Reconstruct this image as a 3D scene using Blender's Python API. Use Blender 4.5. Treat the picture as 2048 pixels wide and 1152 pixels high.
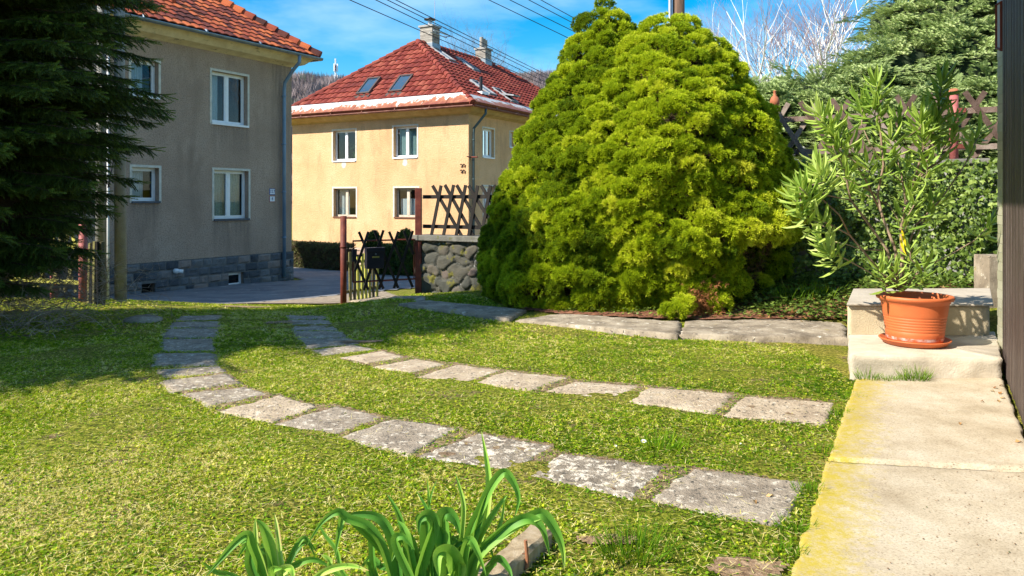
import bpy, math, random
import numpy as np
from mathutils import Vector, Matrix, noise as mnoise
for o in list(bpy.data.objects): bpy.data.objects.remove(o)
S = bpy.context.scene
COL = S.collection
R = math.radians
rng = np.random.default_rng(7)
random.seed(7)
# ------------------------------------------------------------------ camera
F, YH, H = 1530.0, 400.0, 1.5            # focal length (px of a 2048 frame), horizon row, eye height
cam = bpy.data.cameras.new('camera'); cam.sensor_width = 36; cam.lens = 36*F/2048
cam.shift_y = -(576-YH)/2048; cam.clip_end = 3000; cam.clip_start = .05
camo = bpy.data.objects.new('camera', cam); COL.objects.link(camo)
camo.location = (0, 0, H); camo.rotation_euler = (R(90), 0, 0)
S.camera = camo
# ------------------------------------------------------------------ light
SUN_EL = 39.0
SD = Vector((.89, .45, 0)).normalized()                   # way the shadows fall
az = math.atan2(-SD.x, -SD.y)
world = bpy.data.worlds.new('World'); S.world = world; world.use_nodes = True
nt = world.node_tree; nt.nodes.clear()
wo = nt.nodes.new('ShaderNodeOutputWorld'); bg = nt.nodes.new('ShaderNodeBackground')
sky = nt.nodes.new('ShaderNodeTexSky'); sky.sky_type = 'NISHITA'; sky.sun_disc = False
sky.sun_elevation = R(SUN_EL); sky.sun_rotation = az % (2*math.pi)
sky.air_density = 1.0; sky.dust_density = .3; sky.ozone_density = 2.5; sky.altitude = 300
hs = nt.nodes.new('ShaderNodeHueSaturation'); hs.inputs['Saturation'].default_value = 1.6
hs.inputs['Hue'].default_value = .49; hs.inputs['Value'].default_value = .88
nt.links.new(sky.outputs[0], hs.inputs['Color'])
# thin cirrus, high up, in the world sky
tc = nt.nodes.new('ShaderNodeTexCoord'); mp = nt.nodes.new('ShaderNodeMapping')
mp.inputs['Rotation'].default_value = (R(20), R(28), R(10)); mp.inputs['Scale'].default_value = (1.6, 5, 6)
nz = nt.nodes.new('ShaderNodeTexNoise'); nz.inputs['Scale'].default_value = 1.3; nz.inputs['Detail'].default_value = 6; nz.inputs['Roughness'].default_value = .55
cr = nt.nodes.new('ShaderNodeValToRGB'); cr.color_ramp.elements[0].position = .42; cr.color_ramp.elements[1].position = .8
cr.color_ramp.elements[1].color = (.5, .5, .5, 1)
mx = nt.nodes.new('ShaderNodeMix'); mx.data_type = 'RGBA'
nt.links.new(tc.outputs['Generated'], mp.inputs[0]); nt.links.new(mp.outputs[0], nz.inputs['Vector'])
nt.links.new(nz.outputs[0], cr.inputs[0]); nt.links.new(cr.outputs[0], mx.inputs[0])
nt.links.new(hs.outputs[0], mx.inputs[6]); mx.inputs[7].default_value = (7.5, 8.3, 9.2, 1)
nt.links.new(mx.outputs[2], bg.inputs[0]); bg.inputs[1].default_value = .115
nt.links.new(bg.outputs[0], wo.inputs[0])
sun = bpy.data.lights.new('sun', 'SUN'); sun.energy = 5.0; sun.angle = R(.5); sun.color = (1, .93, .80)
suno = bpy.data.objects.new('sun', sun); COL.objects.link(suno)
ld = Vector((SD.x*math.cos(R(SUN_EL)), SD.y*math.cos(R(SUN_EL)), -math.sin(R(SUN_EL))))
suno.rotation_euler = ld.to_track_quat('-Z', 'Y').to_euler()
vs = S.view_settings; vs.view_transform = 'Standard'; vs.look = 'None'; vs.gamma = 1; vs.exposure = 1.0
S.render.engine = 'CYCLES'
# ------------------------------------------------------------------ places
D1 = np.array([math.sin(R(29.2)), math.cos(R(29.2))])     # way the houses' long sides run
D2 = np.array([-D1[1], D1[0]])
def W(px, py, Y): return Vector(((px-1024)/F*Y, Y, H-(py-YH)/F*Y))
def ray(px, py): return Vector(((px-1024)/F, 1, -(py-YH)/F))
ctrl = [(x, y, 0) for x in (-7, -4, -1, 2, 5) for y in (1, 3.5, 6)] + [(-4,8,-.01),(-1,8,0),(2,8,0),(-7,8.5,0),
 (-4.6,10.8,-.14),(-2.9,10.5,-.15),(-3.4,12.3,-.27),(-6.6,13.6,-.30),(-9,14,-.3),(-5.3,14,-.42),(-3.9,14.2,-.45),(-3.1,14.1,-.43),
 (-2.0,11.8,-.05),(-1.3,10.6,-.02),(-.5,9.8,0),(-2.4,13.2,-.25),(-1.76,13.9,-.22),(-1.0,13.2,-.15),(-.6,13.6,-.12),
 (-6,16,-.7),(-4.4,20,-.95),(-12.2,20.5,-1.12),(-7.5,26,-1.22),(-3.3,25.8,-1.25),(-5,33.8,-1.7),(0,33,-1.7),(-12,40,-1.75),(10,35,-1.7),
 (-12,15.5,-.6),(-16,18,-1.0),(-20,30,-1.3),(0,45,-1.8),(20,45,-1.8),(-30,45,-1.8),(-2.5,16,-.6),(-1,17,-.7),
 (5,10.6,.36),(3.9,9.8,.18),(2,10.5,.1),(.5,10.5,.05),(4,8.6,.02),(1.5,8.8,0),(5.3,9.5,.3),(3,12,.25),(0,15,-.4),(2.5,17,-.6),(6,16,-.2),
 (30,60,-1.8),(-40,60,-1.8),(-15,5,0),(15,5,.1),(15,12,.5),(-15,10,-.1),(0,-6,0),(15,-6,0),(-15,-6,0)]
CP = np.array(ctrl, float)
def _phi(r): return np.where(r > 1e-9, r*r*np.log(np.maximum(r, 1e-9)), 0)
_n = len(CP); _K = _phi(np.hypot(CP[:,None,0]-CP[None,:,0], CP[:,None,1]-CP[None,:,1])) + np.eye(_n)*.02
_P = np.c_[np.ones(_n), CP[:,:2]]
_A = np.block([[_K, _P], [_P.T, np.zeros((3,3))]]); _w = np.linalg.solve(_A, np.r_[CP[:,2], 0, 0, 0])
def gz(x, y):
    x = np.asarray(x, float); y = np.asarray(y, float); s = x.shape; xf = x.ravel(); yf = y.ravel(); out = np.empty(len(xf))
    for i in range(0, len(xf), 20000):
        a, b = xf[i:i+20000], yf[i:i+20000]
        out[i:i+20000] = _phi(np.hypot(a[:,None]-CP[None,:,0], b[:,None]-CP[None,:,1]))@_w[:_n] + _w[_n] + _w[_n+1]*a + _w[_n+2]*b
    k = np.clip((np.maximum(np.abs(xf)/.8, yf)-42)/14, 0, 1); out = out*(1-k) + (-1.8)*k
    return np.clip(out, -1.9, .6).reshape(s)
def g1(x, y): return float(gz(np.array([x]), np.array([y]))[0])
def GP(px, py, dz=0):
    z = 0
    for i in range(25):
        Y = (H-z)*F/(py-YH); z = .5*z + .5*(g1((px-1024)/F*Y, Y)+dz)
    return Vector(((px-1024)/F*Y, Y, z))
def GZ(px, py, z): Y = (H-z)*F/(py-YH); return Vector(((px-1024)/F*Y, Y, z))
# ------------------------------------------------------------------ tags and meshes
def tag(o, label=None, cat=None, group=None, kind=None):
    if label: o['label'] = label
    if cat: o['category'] = cat
    if group: o['group'] = group
    if kind: o['kind'] = kind
    return o
def empty(name, loc, rz=0, **k):
    o = bpy.data.objects.new(name, None); COL.objects.link(o); o.location = loc; o.rotation_euler = (0, 0, rz); o.empty_display_size = .2
    return tag(o, **k)
def npmesh(name, V, faces_flat, totals, mat, parent=None, smooth=False, tint=None, loc=None, **k):
    me = bpy.data.meshes.new(name); V = np.asarray(V, np.float32)
    totals = np.asarray(totals, np.int32)
    me.vertices.add(len(V)); me.vertices.foreach_set('co', V.ravel())
    me.loops.add(len(faces_flat)); me.loops.foreach_set('vertex_index', np.asarray(faces_flat, np.int32))
    me.polygons.add(len(totals)); st = np.zeros(len(totals), np.int32); st[1:] = np.cumsum(totals)[:-1]
    me.polygons.foreach_set('loop_start', st); me.polygons.foreach_set('loop_total', totals)
    me.update(calc_edges=True); me.validate()
    me.polygons.foreach_set('use_smooth', np.full(len(me.polygons), bool(smooth)))
    if tint is not None:
        a = me.attributes.new('tint', 'FLOAT', 'POINT'); a.data.foreach_set('value', np.asarray(tint, np.float32))
    if mat: me.materials.append(mat)
    o = bpy.data.objects.new(name, me); COL.objects.link(o)
    if parent: o.parent = parent
    if loc is not None: o.location = loc
    return tag(o, **k)
class MB:
    def __init__(s): s.v = []; s.f = []; s.t = []; s.cur = .5
    def add(s, vs, fs, t=None):
        b = len(s.v); s.v += [tuple(v) for v in vs]; s.f += [tuple(b+i for i in f) for f in fs]
        s.t += [s.cur if t is None else t]*len(vs)
    def box(s, a, b, t=None, M=None, jit=0):
        x0, y0, z0 = a; x1, y1, z1 = b
        vs = [Vector(p) for p in ((x0,y0,z0),(x1,y0,z0),(x1,y1,z0),(x0,y1,z0),(x0,y0,z1),(x1,y0,z1),(x1,y1,z1),(x0,y1,z1))]
        if jit: vs = [v+Vector((random.uniform(-jit,jit) for _ in range(3))) for v in vs]
        if M is not None: vs = [M@v for v in vs]
        s.add(vs, [(0,3,2,1),(4,5,6,7),(0,1,5,4),(1,2,6,5),(2,3,7,6),(3,0,4,7)], t)
    def bar(s, p, q, w, h, up=(0,0,1), t=None):
        p = Vector(p); q = Vector(q); d = (q-p).normalized(); u = Vector(up); sx = d.cross(u).normalized(); u = sx.cross(d)
        vs = []
        for c in (p, q):
            for a, b in ((-1,-1),(1,-1),(1,1),(-1,1)): vs.append(c + sx*(a*w/2) + u*(b*h/2))
        s.add(vs, [(0,3,2,1),(4,5,6,7),(0,1,5,4),(1,2,6,5),(2,3,7,6),(3,0,4,7)], t)
    def tube(s, pts, rad, n=8, t=None, cap=True):
        pts = [Vector(p) for p in pts]
        if not hasattr(rad, '__len__'): rad = [rad]*len(pts)
        ref = None; rings = []
        for i, p in enumerate(pts):
            d = (pts[min(i+1,len(pts)-1)]-pts[max(i-1,0)])
            d = d.normalized() if d.length > 1e-9 else Vector((0,0,1))
            if ref is None: ref = d.orthogonal().normalized()
            ref = (ref - d*ref.dot(d)); ref = ref.normalized() if ref.length > 1e-6 else d.orthogonal().normalized()
            b = d.cross(ref)
            rings.append([p + (ref*math.cos(2*math.pi*k/n)+b*math.sin(2*math.pi*k/n))*rad[i] for k in range(n)])
        vs = [v for r in rings for v in r]; fs = []
        for i in range(len(pts)-1):
            for k in range(n): fs.append((i*n+k, i*n+(k+1)%n, (i+1)*n+(k+1)%n, (i+1)*n+k))
        if cap: fs += [tuple(range(n))[::-1], tuple((len(pts)-1)*n+k for k in range(n))]
        s.add(vs, fs, t)
    def lathe(s, prof, c=(0,0,0), n=32, t=None):
        vs = []; fs = []
        for r, z in prof:
            for k in range(n): a = 2*math.pi*k/n; vs.append((c[0]+r*math.cos(a), c[1]+r*math.sin(a), c[2]+z))
        for i in range(len(prof)-1):
            for k in range(n): fs.append((i*n+k, i*n+(k+1)%n, (i+1)*n+(k+1)%n, (i+1)*n+k))
        s.add(vs, fs, t)
    def prism(s, poly, z0, z1, t=None):
        n = len(poly); vs = [(p[0],p[1],z0) for p in poly]+[(p[0],p[1],z1) for p in poly]
        s.add(vs, [tuple(range(n))[::-1], tuple(range(n, 2*n))]+[(i,(i+1)%n,n+(i+1)%n,n+i) for i in range(n)], t)
    def build(s, name, mat, parent=None, smooth=False, bev=0, **k):
        fl = [i for f in s.f for i in f]
        o = npmesh(name, np.array(s.v or [(0,0,0)]), fl, [len(f) for f in s.f], mat, parent, smooth, s.t, **k)
        if bev:
            m = o.modifiers.new('b', 'BEVEL'); m.width = bev; m.segments = 2; m.limit_method = 'ANGLE'
        if smooth == 'auto':
            pass
        return o
def frames(d, roll=None, up=None):
    d = d/np.linalg.norm(d, axis=1, keepdims=True); n = len(d)
    r = rng.normal(size=(n,3)) if up is None else np.broadcast_to(np.array(up, float), (n,3)) + rng.normal(size=(n,3))*.001
    x = np.cross(d, r); x /= np.maximum(np.linalg.norm(x, axis=1, keepdims=True), 1e-6)
    y = np.cross(d, x)
    return np.stack([x, y, d], axis=2)           # columns: width, thickness, growth
def scatter(name, mat, tv, tf, loc, Rm, scl, tint, parent=None, ttint=None, oloc=None, **k):
    tv = np.asarray(tv, float); loc = np.asarray(loc, float); M = len(loc); n = len(tv)
    scl = np.asarray(scl, float)
    if scl.ndim == 1: scl = np.repeat(scl[:,None], 3, 1)
    V = np.einsum('mij,mnj->mni', Rm, tv[None]*scl[:,None,:]) + loc[:,None]
    tot = [len(f) for f in tf]; fl = np.array([i for f in tf for i in f])
    FL = (fl[None] + (np.arange(M)*n)[:,None]).ravel(); TT = np.tile(tot, M)
    T = np.repeat(np.asarray(tint, float)[:,None], n, 1)
    if ttint is not None: T = T + np.asarray(ttint)[None]
    return npmesh(name, V.reshape(-1,3), FL, TT, mat, parent, False, T.ravel(), loc=oloc, **k)
# ------------------------------------------------------------------ materials
def N(nt, typ, **k):
    n = nt.nodes.new(typ)
    for a, b in k.items():
        if a.startswith('i_'): n.inputs[a[2:].replace('_', ' ')].default_value = b
        else: setattr(n, a, b)
    return n
def ramp(nt, stops, fac):
    r = nt.nodes.new('ShaderNodeValToRGB'); e = r.color_ramp.elements
    while len(e) < len(stops): e.new(.5)
    for i, (p, c) in enumerate(stops):
        e[i].position = p; e[i].color = (*c, 1) if len(c) == 3 else c
    nt.links.new(fac, r.inputs[0]); return r
def mat(name, stops, scale=3, rough=.8, bump=0, bscale=60, detail=5, spec=.3, attr=False, metal=0, stretch=(1,1,1), bdist=.02, dist=0, spots=None, mixn=.5):
    """noise (or per-piece tint) through a ramp of colours, with a second fine noise for bump"""
    m = bpy.data.materials.new(name); m.use_nodes = True; nt = m.node_tree; b = nt.nodes['Principled BSDF']
    b.inputs['Roughness'].default_value = rough; b.inputs['Specular IOR Level'].default_value = spec; b.inputs['Metallic'].default_value = metal
    tc = nt.nodes.new('ShaderNodeTexCoord'); mp = nt.nodes.new('ShaderNodeMapping'); mp.inputs['Scale'].default_value = stretch
    nt.links.new(tc.outputs['Object'], mp.inputs[0])
    nz = N(nt, 'ShaderNodeTexNoise', i_Scale=scale, i_Detail=detail, i_Roughness=.62, i_Distortion=dist); nt.links.new(mp.outputs[0], nz.inputs['Vector'])
    fac = nz.outputs[0]
    if attr:
        at = N(nt, 'ShaderNodeAttribute', attribute_name='tint'); mm = N(nt, 'ShaderNodeMix'); mm.data_type = 'FLOAT'
        mm.inputs[0].default_value = mixn; nt.links.new(at.outputs['Fac'], mm.inputs[2]); nt.links.new(nz.outputs[0], mm.inputs[3]); fac = mm.outputs[0]
    col = ramp(nt, stops, fac).outputs[0]
    if spots:     # (scale, threshold, width, colour): patches with a shape of their own (lichen, moss, rust)
        for sc, th, wd, c, *st in spots:
            vec = mp.outputs[0]
            if st:
                m2 = nt.nodes.new('ShaderNodeMapping'); m2.inputs['Scale'].default_value = st[0]; nt.links.new(tc.outputs['Object'], m2.inputs[0]); vec = m2.outputs[0]
            z = N(nt, 'ShaderNodeTexNoise', i_Scale=sc, i_Detail=7, i_Roughness=.68); nt.links.new(vec, z.inputs['Vector'])
            r = ramp(nt, [(th, (0,0,0)), (th+wd, (1,1,1))], z.outputs[0]); mi = nt.nodes.new('ShaderNodeMix'); mi.data_type = 'RGBA'
            nt.links.new(r.outputs[0], mi.inputs[0]); nt.links.new(col, mi.inputs[6]); mi.inputs[7].default_value = (*c, 1); col = mi.outputs[2]
    nt.links.new(col, b.inputs['Base Color'])
    if bump:
        bz = N(nt, 'ShaderNodeTexNoise', i_Scale=bscale, i_Detail=6, i_Roughness=.65); nt.links.new(mp.outputs[0], bz.inputs['Vector'])
        bp = N(nt, 'ShaderNodeBump', i_Strength=bump, i_Distance=bdist); nt.links.new(bz.outputs[0], bp.inputs['Height']); nt.links.new(bp.outputs[0], b.inputs['Normal'])
    return m
def leafmat(name, stops, rough=.5, trans=.3, tcol=(.35,.5,.05), spec=.35, extra=0):
    m = bpy.data.materials.new(name); m.use_nodes = True; nt = m.node_tree; b = nt.nodes['Principled BSDF']; out = nt.nodes['Material Output']
    at = N(nt, 'ShaderNodeAttribute', attribute_name='tint')
    fac = at.outputs['Fac']
    if extra:
        tc = nt.nodes.new('ShaderNodeTexCoord'); nz = N(nt, 'ShaderNodeTexNoise', i_Scale=extra, i_Detail=3); nt.links.new(tc.outputs['Object'], nz.inputs['Vector'])
        ma = N(nt, 'ShaderNodeMath', operation='MULTIPLY_ADD'); nt.links.new(nz.outputs[0], ma.inputs[0]); ma.inputs[1].default_value = .9
        sb = N(nt, 'ShaderNodeMath', operation='ADD'); nt.links.new(at.outputs['Fac'], sb.inputs[0]); sb.inputs[1].default_value = -.45
        nt.links.new(sb.outputs[0], ma.inputs[2]); fac = ma.outputs[0]
    r = ramp(nt, stops, fac)
    nt.links.new(r.outputs[0], b.inputs['Base Color']); b.inputs['Roughness'].default_value = rough; b.inputs['Specular IOR Level'].default_value = spec
    if trans:
        t = nt.nodes.new('ShaderNodeBsdfTranslucent'); mi = nt.nodes.new('ShaderNodeMixShader'); mi.inputs[0].default_value = trans
        mc = nt.nodes.new('ShaderNodeMix'); mc.data_type = 'RGBA'; mc.inputs[0].default_value = .5; nt.links.new(r.outputs[0], mc.inputs[6]); mc.inputs[7].default_value = (*tcol, 1)
        nt.links.new(mc.outputs[2], t.inputs[0]); nt.links.new(b.outputs[0], mi.inputs[1]); nt.links.new(t.outputs[0], mi.inputs[2]); nt.links.new(mi.outputs[0], out.inputs[0])
    return m
def glassmat(name, tint=(.8,.85,.9), refl=.35):
    m = bpy.data.materials.new(name); m.use_nodes = True; nt = m.node_tree; nt.nodes.clear()
    out = nt.nodes.new('ShaderNodeOutputMaterial'); g = nt.nodes.new('ShaderNodeBsdfGlossy'); g.inputs['Roughness'].default_value = .02
    t = nt.nodes.new('ShaderNodeBsdfTransparent'); t.inputs[0].default_value = (*tint, 1); mi = nt.nodes.new('ShaderNodeMixShader')
    fr = nt.nodes.new('ShaderNodeLayerWeight'); fr.inputs[0].default_value = refl
    nt.links.new(fr.outputs['Fresnel'], mi.inputs[0]); nt.links.new(t.outputs[0], mi.inputs[1]); nt.links.new(g.outputs[0], mi.inputs[2]); nt.links.new(mi.outputs[0], out.inputs[0])
    return m
M = {}
M['white'] = mat('white_plastic', [(.3,(.74,.75,.78)),(.7,(.82,.83,.85))], 8, .35, spec=.5)
M['trim'] = mat('window_surround_paint', [(.3,(.5,.47,.4)),(.6,(.66,.62,.54))], 6, .9, .4, 60)
M['sill'] = mat('sill_sheet', [(.3,(.045,.05,.07)),(.7,(.08,.09,.12))], 6, .45, metal=.3)
M['brownsill'] = mat('brown_sill', [(.3,(.13,.05,.03)),(.7,(.2,.09,.05))], 6, .6)
M['glass'] = glassmat('window_glass', (.85,.9,.92), .22)
M['gdark'] = glassmat('dark_window_glass', (.4,.45,.46), .25)
M['curtain'] = mat('curtain_cloth', [(.3,(.6,.62,.62)),(.7,(.75,.77,.77))], 20, .9)
M['curtain_green'] = mat('curtain_cloth_green', [(.3,(.25,.36,.33)),(.7,(.42,.52,.48))], 20, .9)
M['zinc'] = mat('zinc_gutter', [(.3,(.16,.2,.24)),(.7,(.26,.31,.36))], 4, .45, metal=.5, spec=.5)
M['pipe'] = mat('blue_grey_downpipe', [(.3,(.13,.21,.31)),(.7,(.2,.29,.4))], 2, .45, metal=.25)
M['pipeb'] = mat('dark_green_downpipe', [(.3,(.05,.08,.09)),(.7,(.09,.13,.14))], 2, .5, metal=.2)
M['gutter_rust'] = mat('rusty_gutter', [(.35,(.12,.04,.03)),(.6,(.25,.1,.07)),(.75,(.5,.45,.42))], 2.5, .6, stretch=(1,1,4))
M['rust'] = mat('rust_red_paint', [(.3,(.085,.018,.012)),(.55,(.15,.032,.02)),(.75,(.21,.065,.035))], 9, .6, .3, 90)
M['pinkpost'] = mat('weathered_pink_red_paint', [(.3,(.3,.07,.07)),(.6,(.42,.14,.13)),(.8,(.25,.08,.06))], 9, .6, .3, 90)
M['concrete'] = mat('pole_concrete', [(.3,(.24,.235,.23)),(.7,(.36,.355,.345))], 5, .9, .5, 40)
M['darkwood'] = mat('weathered_dark_wood', [(.3,(.010,.008,.007)),(.6,(.022,.018,.016)),(.8,(.05,.042,.036))], 6, .85, .6, 50, stretch=(1,1,.25))
M['fencewood'] = mat('weathered_brown_wood', [(.3,(.07,.042,.032)),(.55,(.15,.10,.08)),(.75,(.27,.215,.18))], 7, .85, .6, 50, attr=True)
M['mosswood'] = mat('mossy_old_wood', [(.3,(.09,.08,.045)),(.5,(.24,.22,.08)),(.7,(.50,.48,.09))], 5, .9, .5, 40, attr=True)
M['black'] = mat('black_metal', [(.3,(.012,.011,.016)),(.7,(.022,.02,.028))], 6, .45)
M['steel'] = mat('bare_steel', [(.3,(.3,.3,.32)),(.7,(.5,.5,.52))], 6, .35, metal=.8)
M['bark'] = mat('brown_bark', [(.3,(.035,.024,.017)),(.7,(.1,.075,.055))], 12, .95, .8, 40, stretch=(1,1,.3))
M['twig'] = mat('grey_purple_twigs', [(.3,(.13,.095,.09)),(.7,(.22,.17,.16))], 3, .9)
M['wire'] = mat('black_cable', [(.3,(.02,.02,.03)),(.7,(.03,.03,.05))], 3, .5)
# ================================================================== SETTING: ground, road, pavement, hills
def axis(a, b, c, d, fine, coarse=1.35):
    xs = list(np.arange(b, c, fine)); s = fine; x = c
    while x < d: xs.append(x); s *= coarse; x += s
    xs.append(d); s = fine; x = b; left = []
    while x > a: s *= coarse; x -= s; left.append(max(x, a))
    return np.array(left[::-1] + xs)
xs = axis(-1500, -9, 7, 1500, .09); ys = axis(-60, 1.8, 17, 1500, .09)
X, Yg = np.meshgrid(xs, ys); Zg = gz(X, Yg)
fn = np.array([mnoise.noise((a*1.3, b*1.3, 0))*.018 + mnoise.noise((a*6, b*6, 3))*.007 for a, b in zip(X.ravel(), Yg.ravel())]).reshape(X.shape)
amp = np.clip((20-Yg)/6, 0, 1)
V = np.c_[X.ravel(), Yg.ravel(), (Zg+fn*amp).ravel()]
nx, ny = len(xs), len(ys); ii = np.arange((ny-1)*(nx-1)); r_, c_ = ii//(nx-1), ii % (nx-1); a_ = r_*nx+c_
FQ = np.stack([a_, a_+1, a_+nx+1, a_+nx], 1)
def ground_mat():
    m = bpy.data.materials.new('lawn_soil'); m.use_nodes = True; nt = m.node_tree; b = nt.nodes['Principled BSDF']; b.inputs['Roughness'].default_value = .95; b.inputs['Specular IOR Level'].default_value = .1
    tc = nt.nodes.new('ShaderNodeTexCoord')
    n1 = N(nt, 'ShaderNodeTexNoise', i_Scale=.9, i_Detail=6, i_Roughness=.7); nt.links.new(tc.outputs['Object'], n1.inputs['Vector'])
    n2 = N(nt, 'ShaderNodeTexNoise', i_Scale=38, i_Detail=5, i_Roughness=.75); nt.links.new(tc.outputs['Object'], n2.inputs['Vector'])
    r2 = ramp(nt, [(.36,(.035,.035,.01)),(.46,(.13,.13,.018)),(.56,(.29,.25,.045)),(.66,(.5,.39,.12)),(.75,(.66,.52,.22))], n2.outputs[0])
    r3 = ramp(nt, [(.36,(.03,.035,.008)),(.48,(.12,.15,.012)),(.58,(.26,.27,.025)),(.70,(.5,.43,.10))], n2.outputs[0])
    rb = ramp(nt, [(.35,(.08,.05,.03)),(.55,(.2,.14,.08)),(.7,(.34,.26,.16))], n2.outputs[0])
    m1 = N(nt, 'ShaderNodeMix'); m1.data_type = 'RGBA'; k = ramp(nt, [(.42,(0,0,0)),(.6,(1,1,1))], n1.outputs[0])
    nt.links.new(k.outputs[0], m1.inputs[0]); nt.links.new(r3.outputs[0], m1.inputs[6]); nt.links.new(r2.outputs[0], m1.inputs[7])
    n4 = N(nt, 'ShaderNodeTexNoise', i_Scale=2.3, i_Detail=7, i_Roughness=.75); nt.links.new(tc.outputs['Object'], n4.inputs['Vector'])
    k2 = ramp(nt, [(.56,(0,0,0)),(.64,(1,1,1))], n4.outputs[0]); m2 = N(nt, 'ShaderNodeMix'); m2.data_type = 'RGBA'
    nt.links.new(k2.outputs[0], m2.inputs[0]); nt.links.new(m1.outputs[2], m2.inputs[6]); nt.links.new(rb.outputs[0], m2.inputs[7])
    nt.links.new(m2.outputs[2], b.inputs['Base Color'])
    bp = N(nt, 'ShaderNodeBump', i_Strength=1, i_Distance=.02); nt.links.new(n2.outputs[0], bp.inputs['Height']); nt.links.new(bp.outputs[0], b.inputs['Normal'])
    return m
npmesh('ground', V, FQ.ravel(), np.full(len(FQ), 4), ground_mat(), None, True, kind='structure')
def drape(name, poly, m, dz=.01, step=.25, **k):
    """sheet over the ground inside a plan polygon"""
    P = np.array(poly, float); x0, y0 = P.min(0); x1, y1 = P.max(0)
    xs = np.arange(x0, x1+step, step); ys = np.arange(y0, y1+step, step); X, Y = np.meshgrid(xs, ys)
    ins = inpoly(X.ravel(), Y.ravel(), P).reshape(X.shape)
    cell = ins[:-1,:-1] & ins[1:,:-1] & ins[:-1,1:] & ins[1:,1:]
    V = np.c_[X.ravel(), Y.ravel(), gz(X, Y).ravel()+dz]; n = len(xs); rr, cc = np.nonzero(cell); a = rr*n+cc
    Q = np.stack([a, a+1, a+n+1, a+n], 1)
    used = np.unique(Q); mp = -np.ones(len(V), int); mp[used] = np.arange(len(used))
    return npmesh(name, V[used], mp[Q].ravel(), np.full(len(Q), 4), m, None, True, **k)
def inpoly(x, y, P):
    ins = np.zeros(len(x), bool); n = len(P)
    for i in range(n):
        xa, ya = P[i][0], P[i][1]; xb, yb = P[(i+1) % n][0], P[(i+1) % n][1]
        c = ((ya > y) != (yb > y)); 
        with np.errstate(divide='ignore', invalid='ignore'): c &= x < (xb-xa)*(y-ya)/(yb-ya+1e-12)+xa
        ins ^= c
    return ins
asph = mat('old_asphalt', [(.3,(.12,.125,.14)),(.5,(.175,.178,.19)),(.7,(.25,.245,.24))], 1.2, .9, .5, 60, detail=9, spots=[(3,.60,.05,(.36,.34,.31))])
grav = mat('sandy_gravel', [(.3,(.16,.12,.085)),(.5,(.28,.22,.16)),(.7,(.42,.35,.27))], 9, .95, .8, 60, detail=9)
road_near = [(-14,13.9),(-9.5,15.0),(-5.7,16.1),(-4.6,18.2),(-3.2,21.0),(-1.2,24.5),(3,31)]
ROADP = road_near + [(12,46),(-3,46),(-1.6,34.0),(-12.5,40.5),(-14,37),(-7.3,26.4),(-13,16.5),(-30,16),(-30,13.5)]
drape('road', [(-30,14.2),(-14,14.6),(-9.5,15.2),(-5.9,16.0),(-4.7,18.0),(-3.2,21.0),(-1.2,24.5),(3,31),(14,50),(8,50),(-2.0,34.3),(-12.3,40.0),(-14,37),(-7.2,25.9),(-12.2,20.4),(-20,8),(-32,8)], asph, .03, .3, kind='structure')
drape('gravel_verge', [(-4.6,14.15),(-3.0,14.0),(-2.2,15.2),(-2.4,17.6),(-3.4,20.6),(-4.9,18.2),(-6.1,16.2)], grav, .036, .1, kind='structure')
# ---- pavement beside the house
pale = None
def pave_mat():
    m = bpy.data.materials.new('pale_concrete_slab'); m.use_nodes = True; nt = m.node_tree; b = nt.nodes['Principled BSDF']; b.inputs['Roughness'].default_value = .9; b.inputs['Specular IOR Level'].default_value = .15
    tc = nt.nodes.new('ShaderNodeTexCoord'); at = N(nt, 'ShaderNodeAttribute', attribute_name='tint')
    n1 = N(nt, 'ShaderNodeTexNoise', i_Scale=2.2, i_Detail=8, i_Roughness=.7); n2 = N(nt, 'ShaderNodeTexNoise', i_Scale=90, i_Detail=6, i_Roughness=.75); n3 = N(nt, 'ShaderNodeTexNoise', i_Scale=22, i_Detail=4, i_Roughness=.8)
    for n in (n1, n2, n3): nt.links.new(tc.outputs['Object'], n.inputs['Vector'])
    base = ramp(nt, [(.3,(.34,.27,.18)),(.5,(.47,.39,.28)),(.7,(.56,.49,.38))], n1.outputs[0])
    sp = ramp(nt, [(.36,(.4,.36,.32)),(.43,(.85,.84,.82)),(.5,(1,1,1)),(.6,(1.1,1.1,1.1))], n2.outputs[0])
    mu = N(nt, 'ShaderNodeMix'); mu.data_type = 'RGBA'; mu.blend_type = 'MULTIPLY'; mu.inputs[0].default_value = .8
    nt.links.new(base.outputs[0], mu.inputs[6]); nt.links.new(sp.outputs[0], mu.inputs[7])
    ad = N(nt, 'ShaderNodeMath', operation='MULTIPLY_ADD'); nt.links.new(n3.outputs[0], ad.inputs[0]); ad.inputs[1].default_value = 1.25; nt.links.new(at.outputs['Fac'], ad.inputs[2])
    ad2 = N(nt, 'ShaderNodeMath', operation='MULTIPLY_ADD'); nt.links.new(n1.outputs[0], ad2.inputs[0]); ad2.inputs[1].default_value = .45; nt.links.new(ad.outputs[0], ad2.inputs[2])
    k = ramp(nt, [(.54,(0,0,0)),(.80,(.5,.5,.5)),(1,(.9,.9,.9))], ad2.outputs[0])
    mo = N(nt, 'ShaderNodeMix'); mo.data_type = 'RGBA'; nt.links.new(k.outputs[0], mo.inputs[0]); nt.links.new(mu.outputs[2], mo.inputs[6]); mo.inputs[7].default_value = (.42,.32,.025,1)
    nt.links.new(mo.outputs[2], b.inputs['Base Color'])
    bp = N(nt, 'ShaderNodeBump', i_Strength=.35, i_Distance=.01); nt.links.new(n2.outputs[0], bp.inputs['Height']); nt.links.new(bp.outputs[0], b.inputs['Normal'])
    return m
PM = pave_mat()
SLABS = []      # plan outlines kept clear of grass
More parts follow.
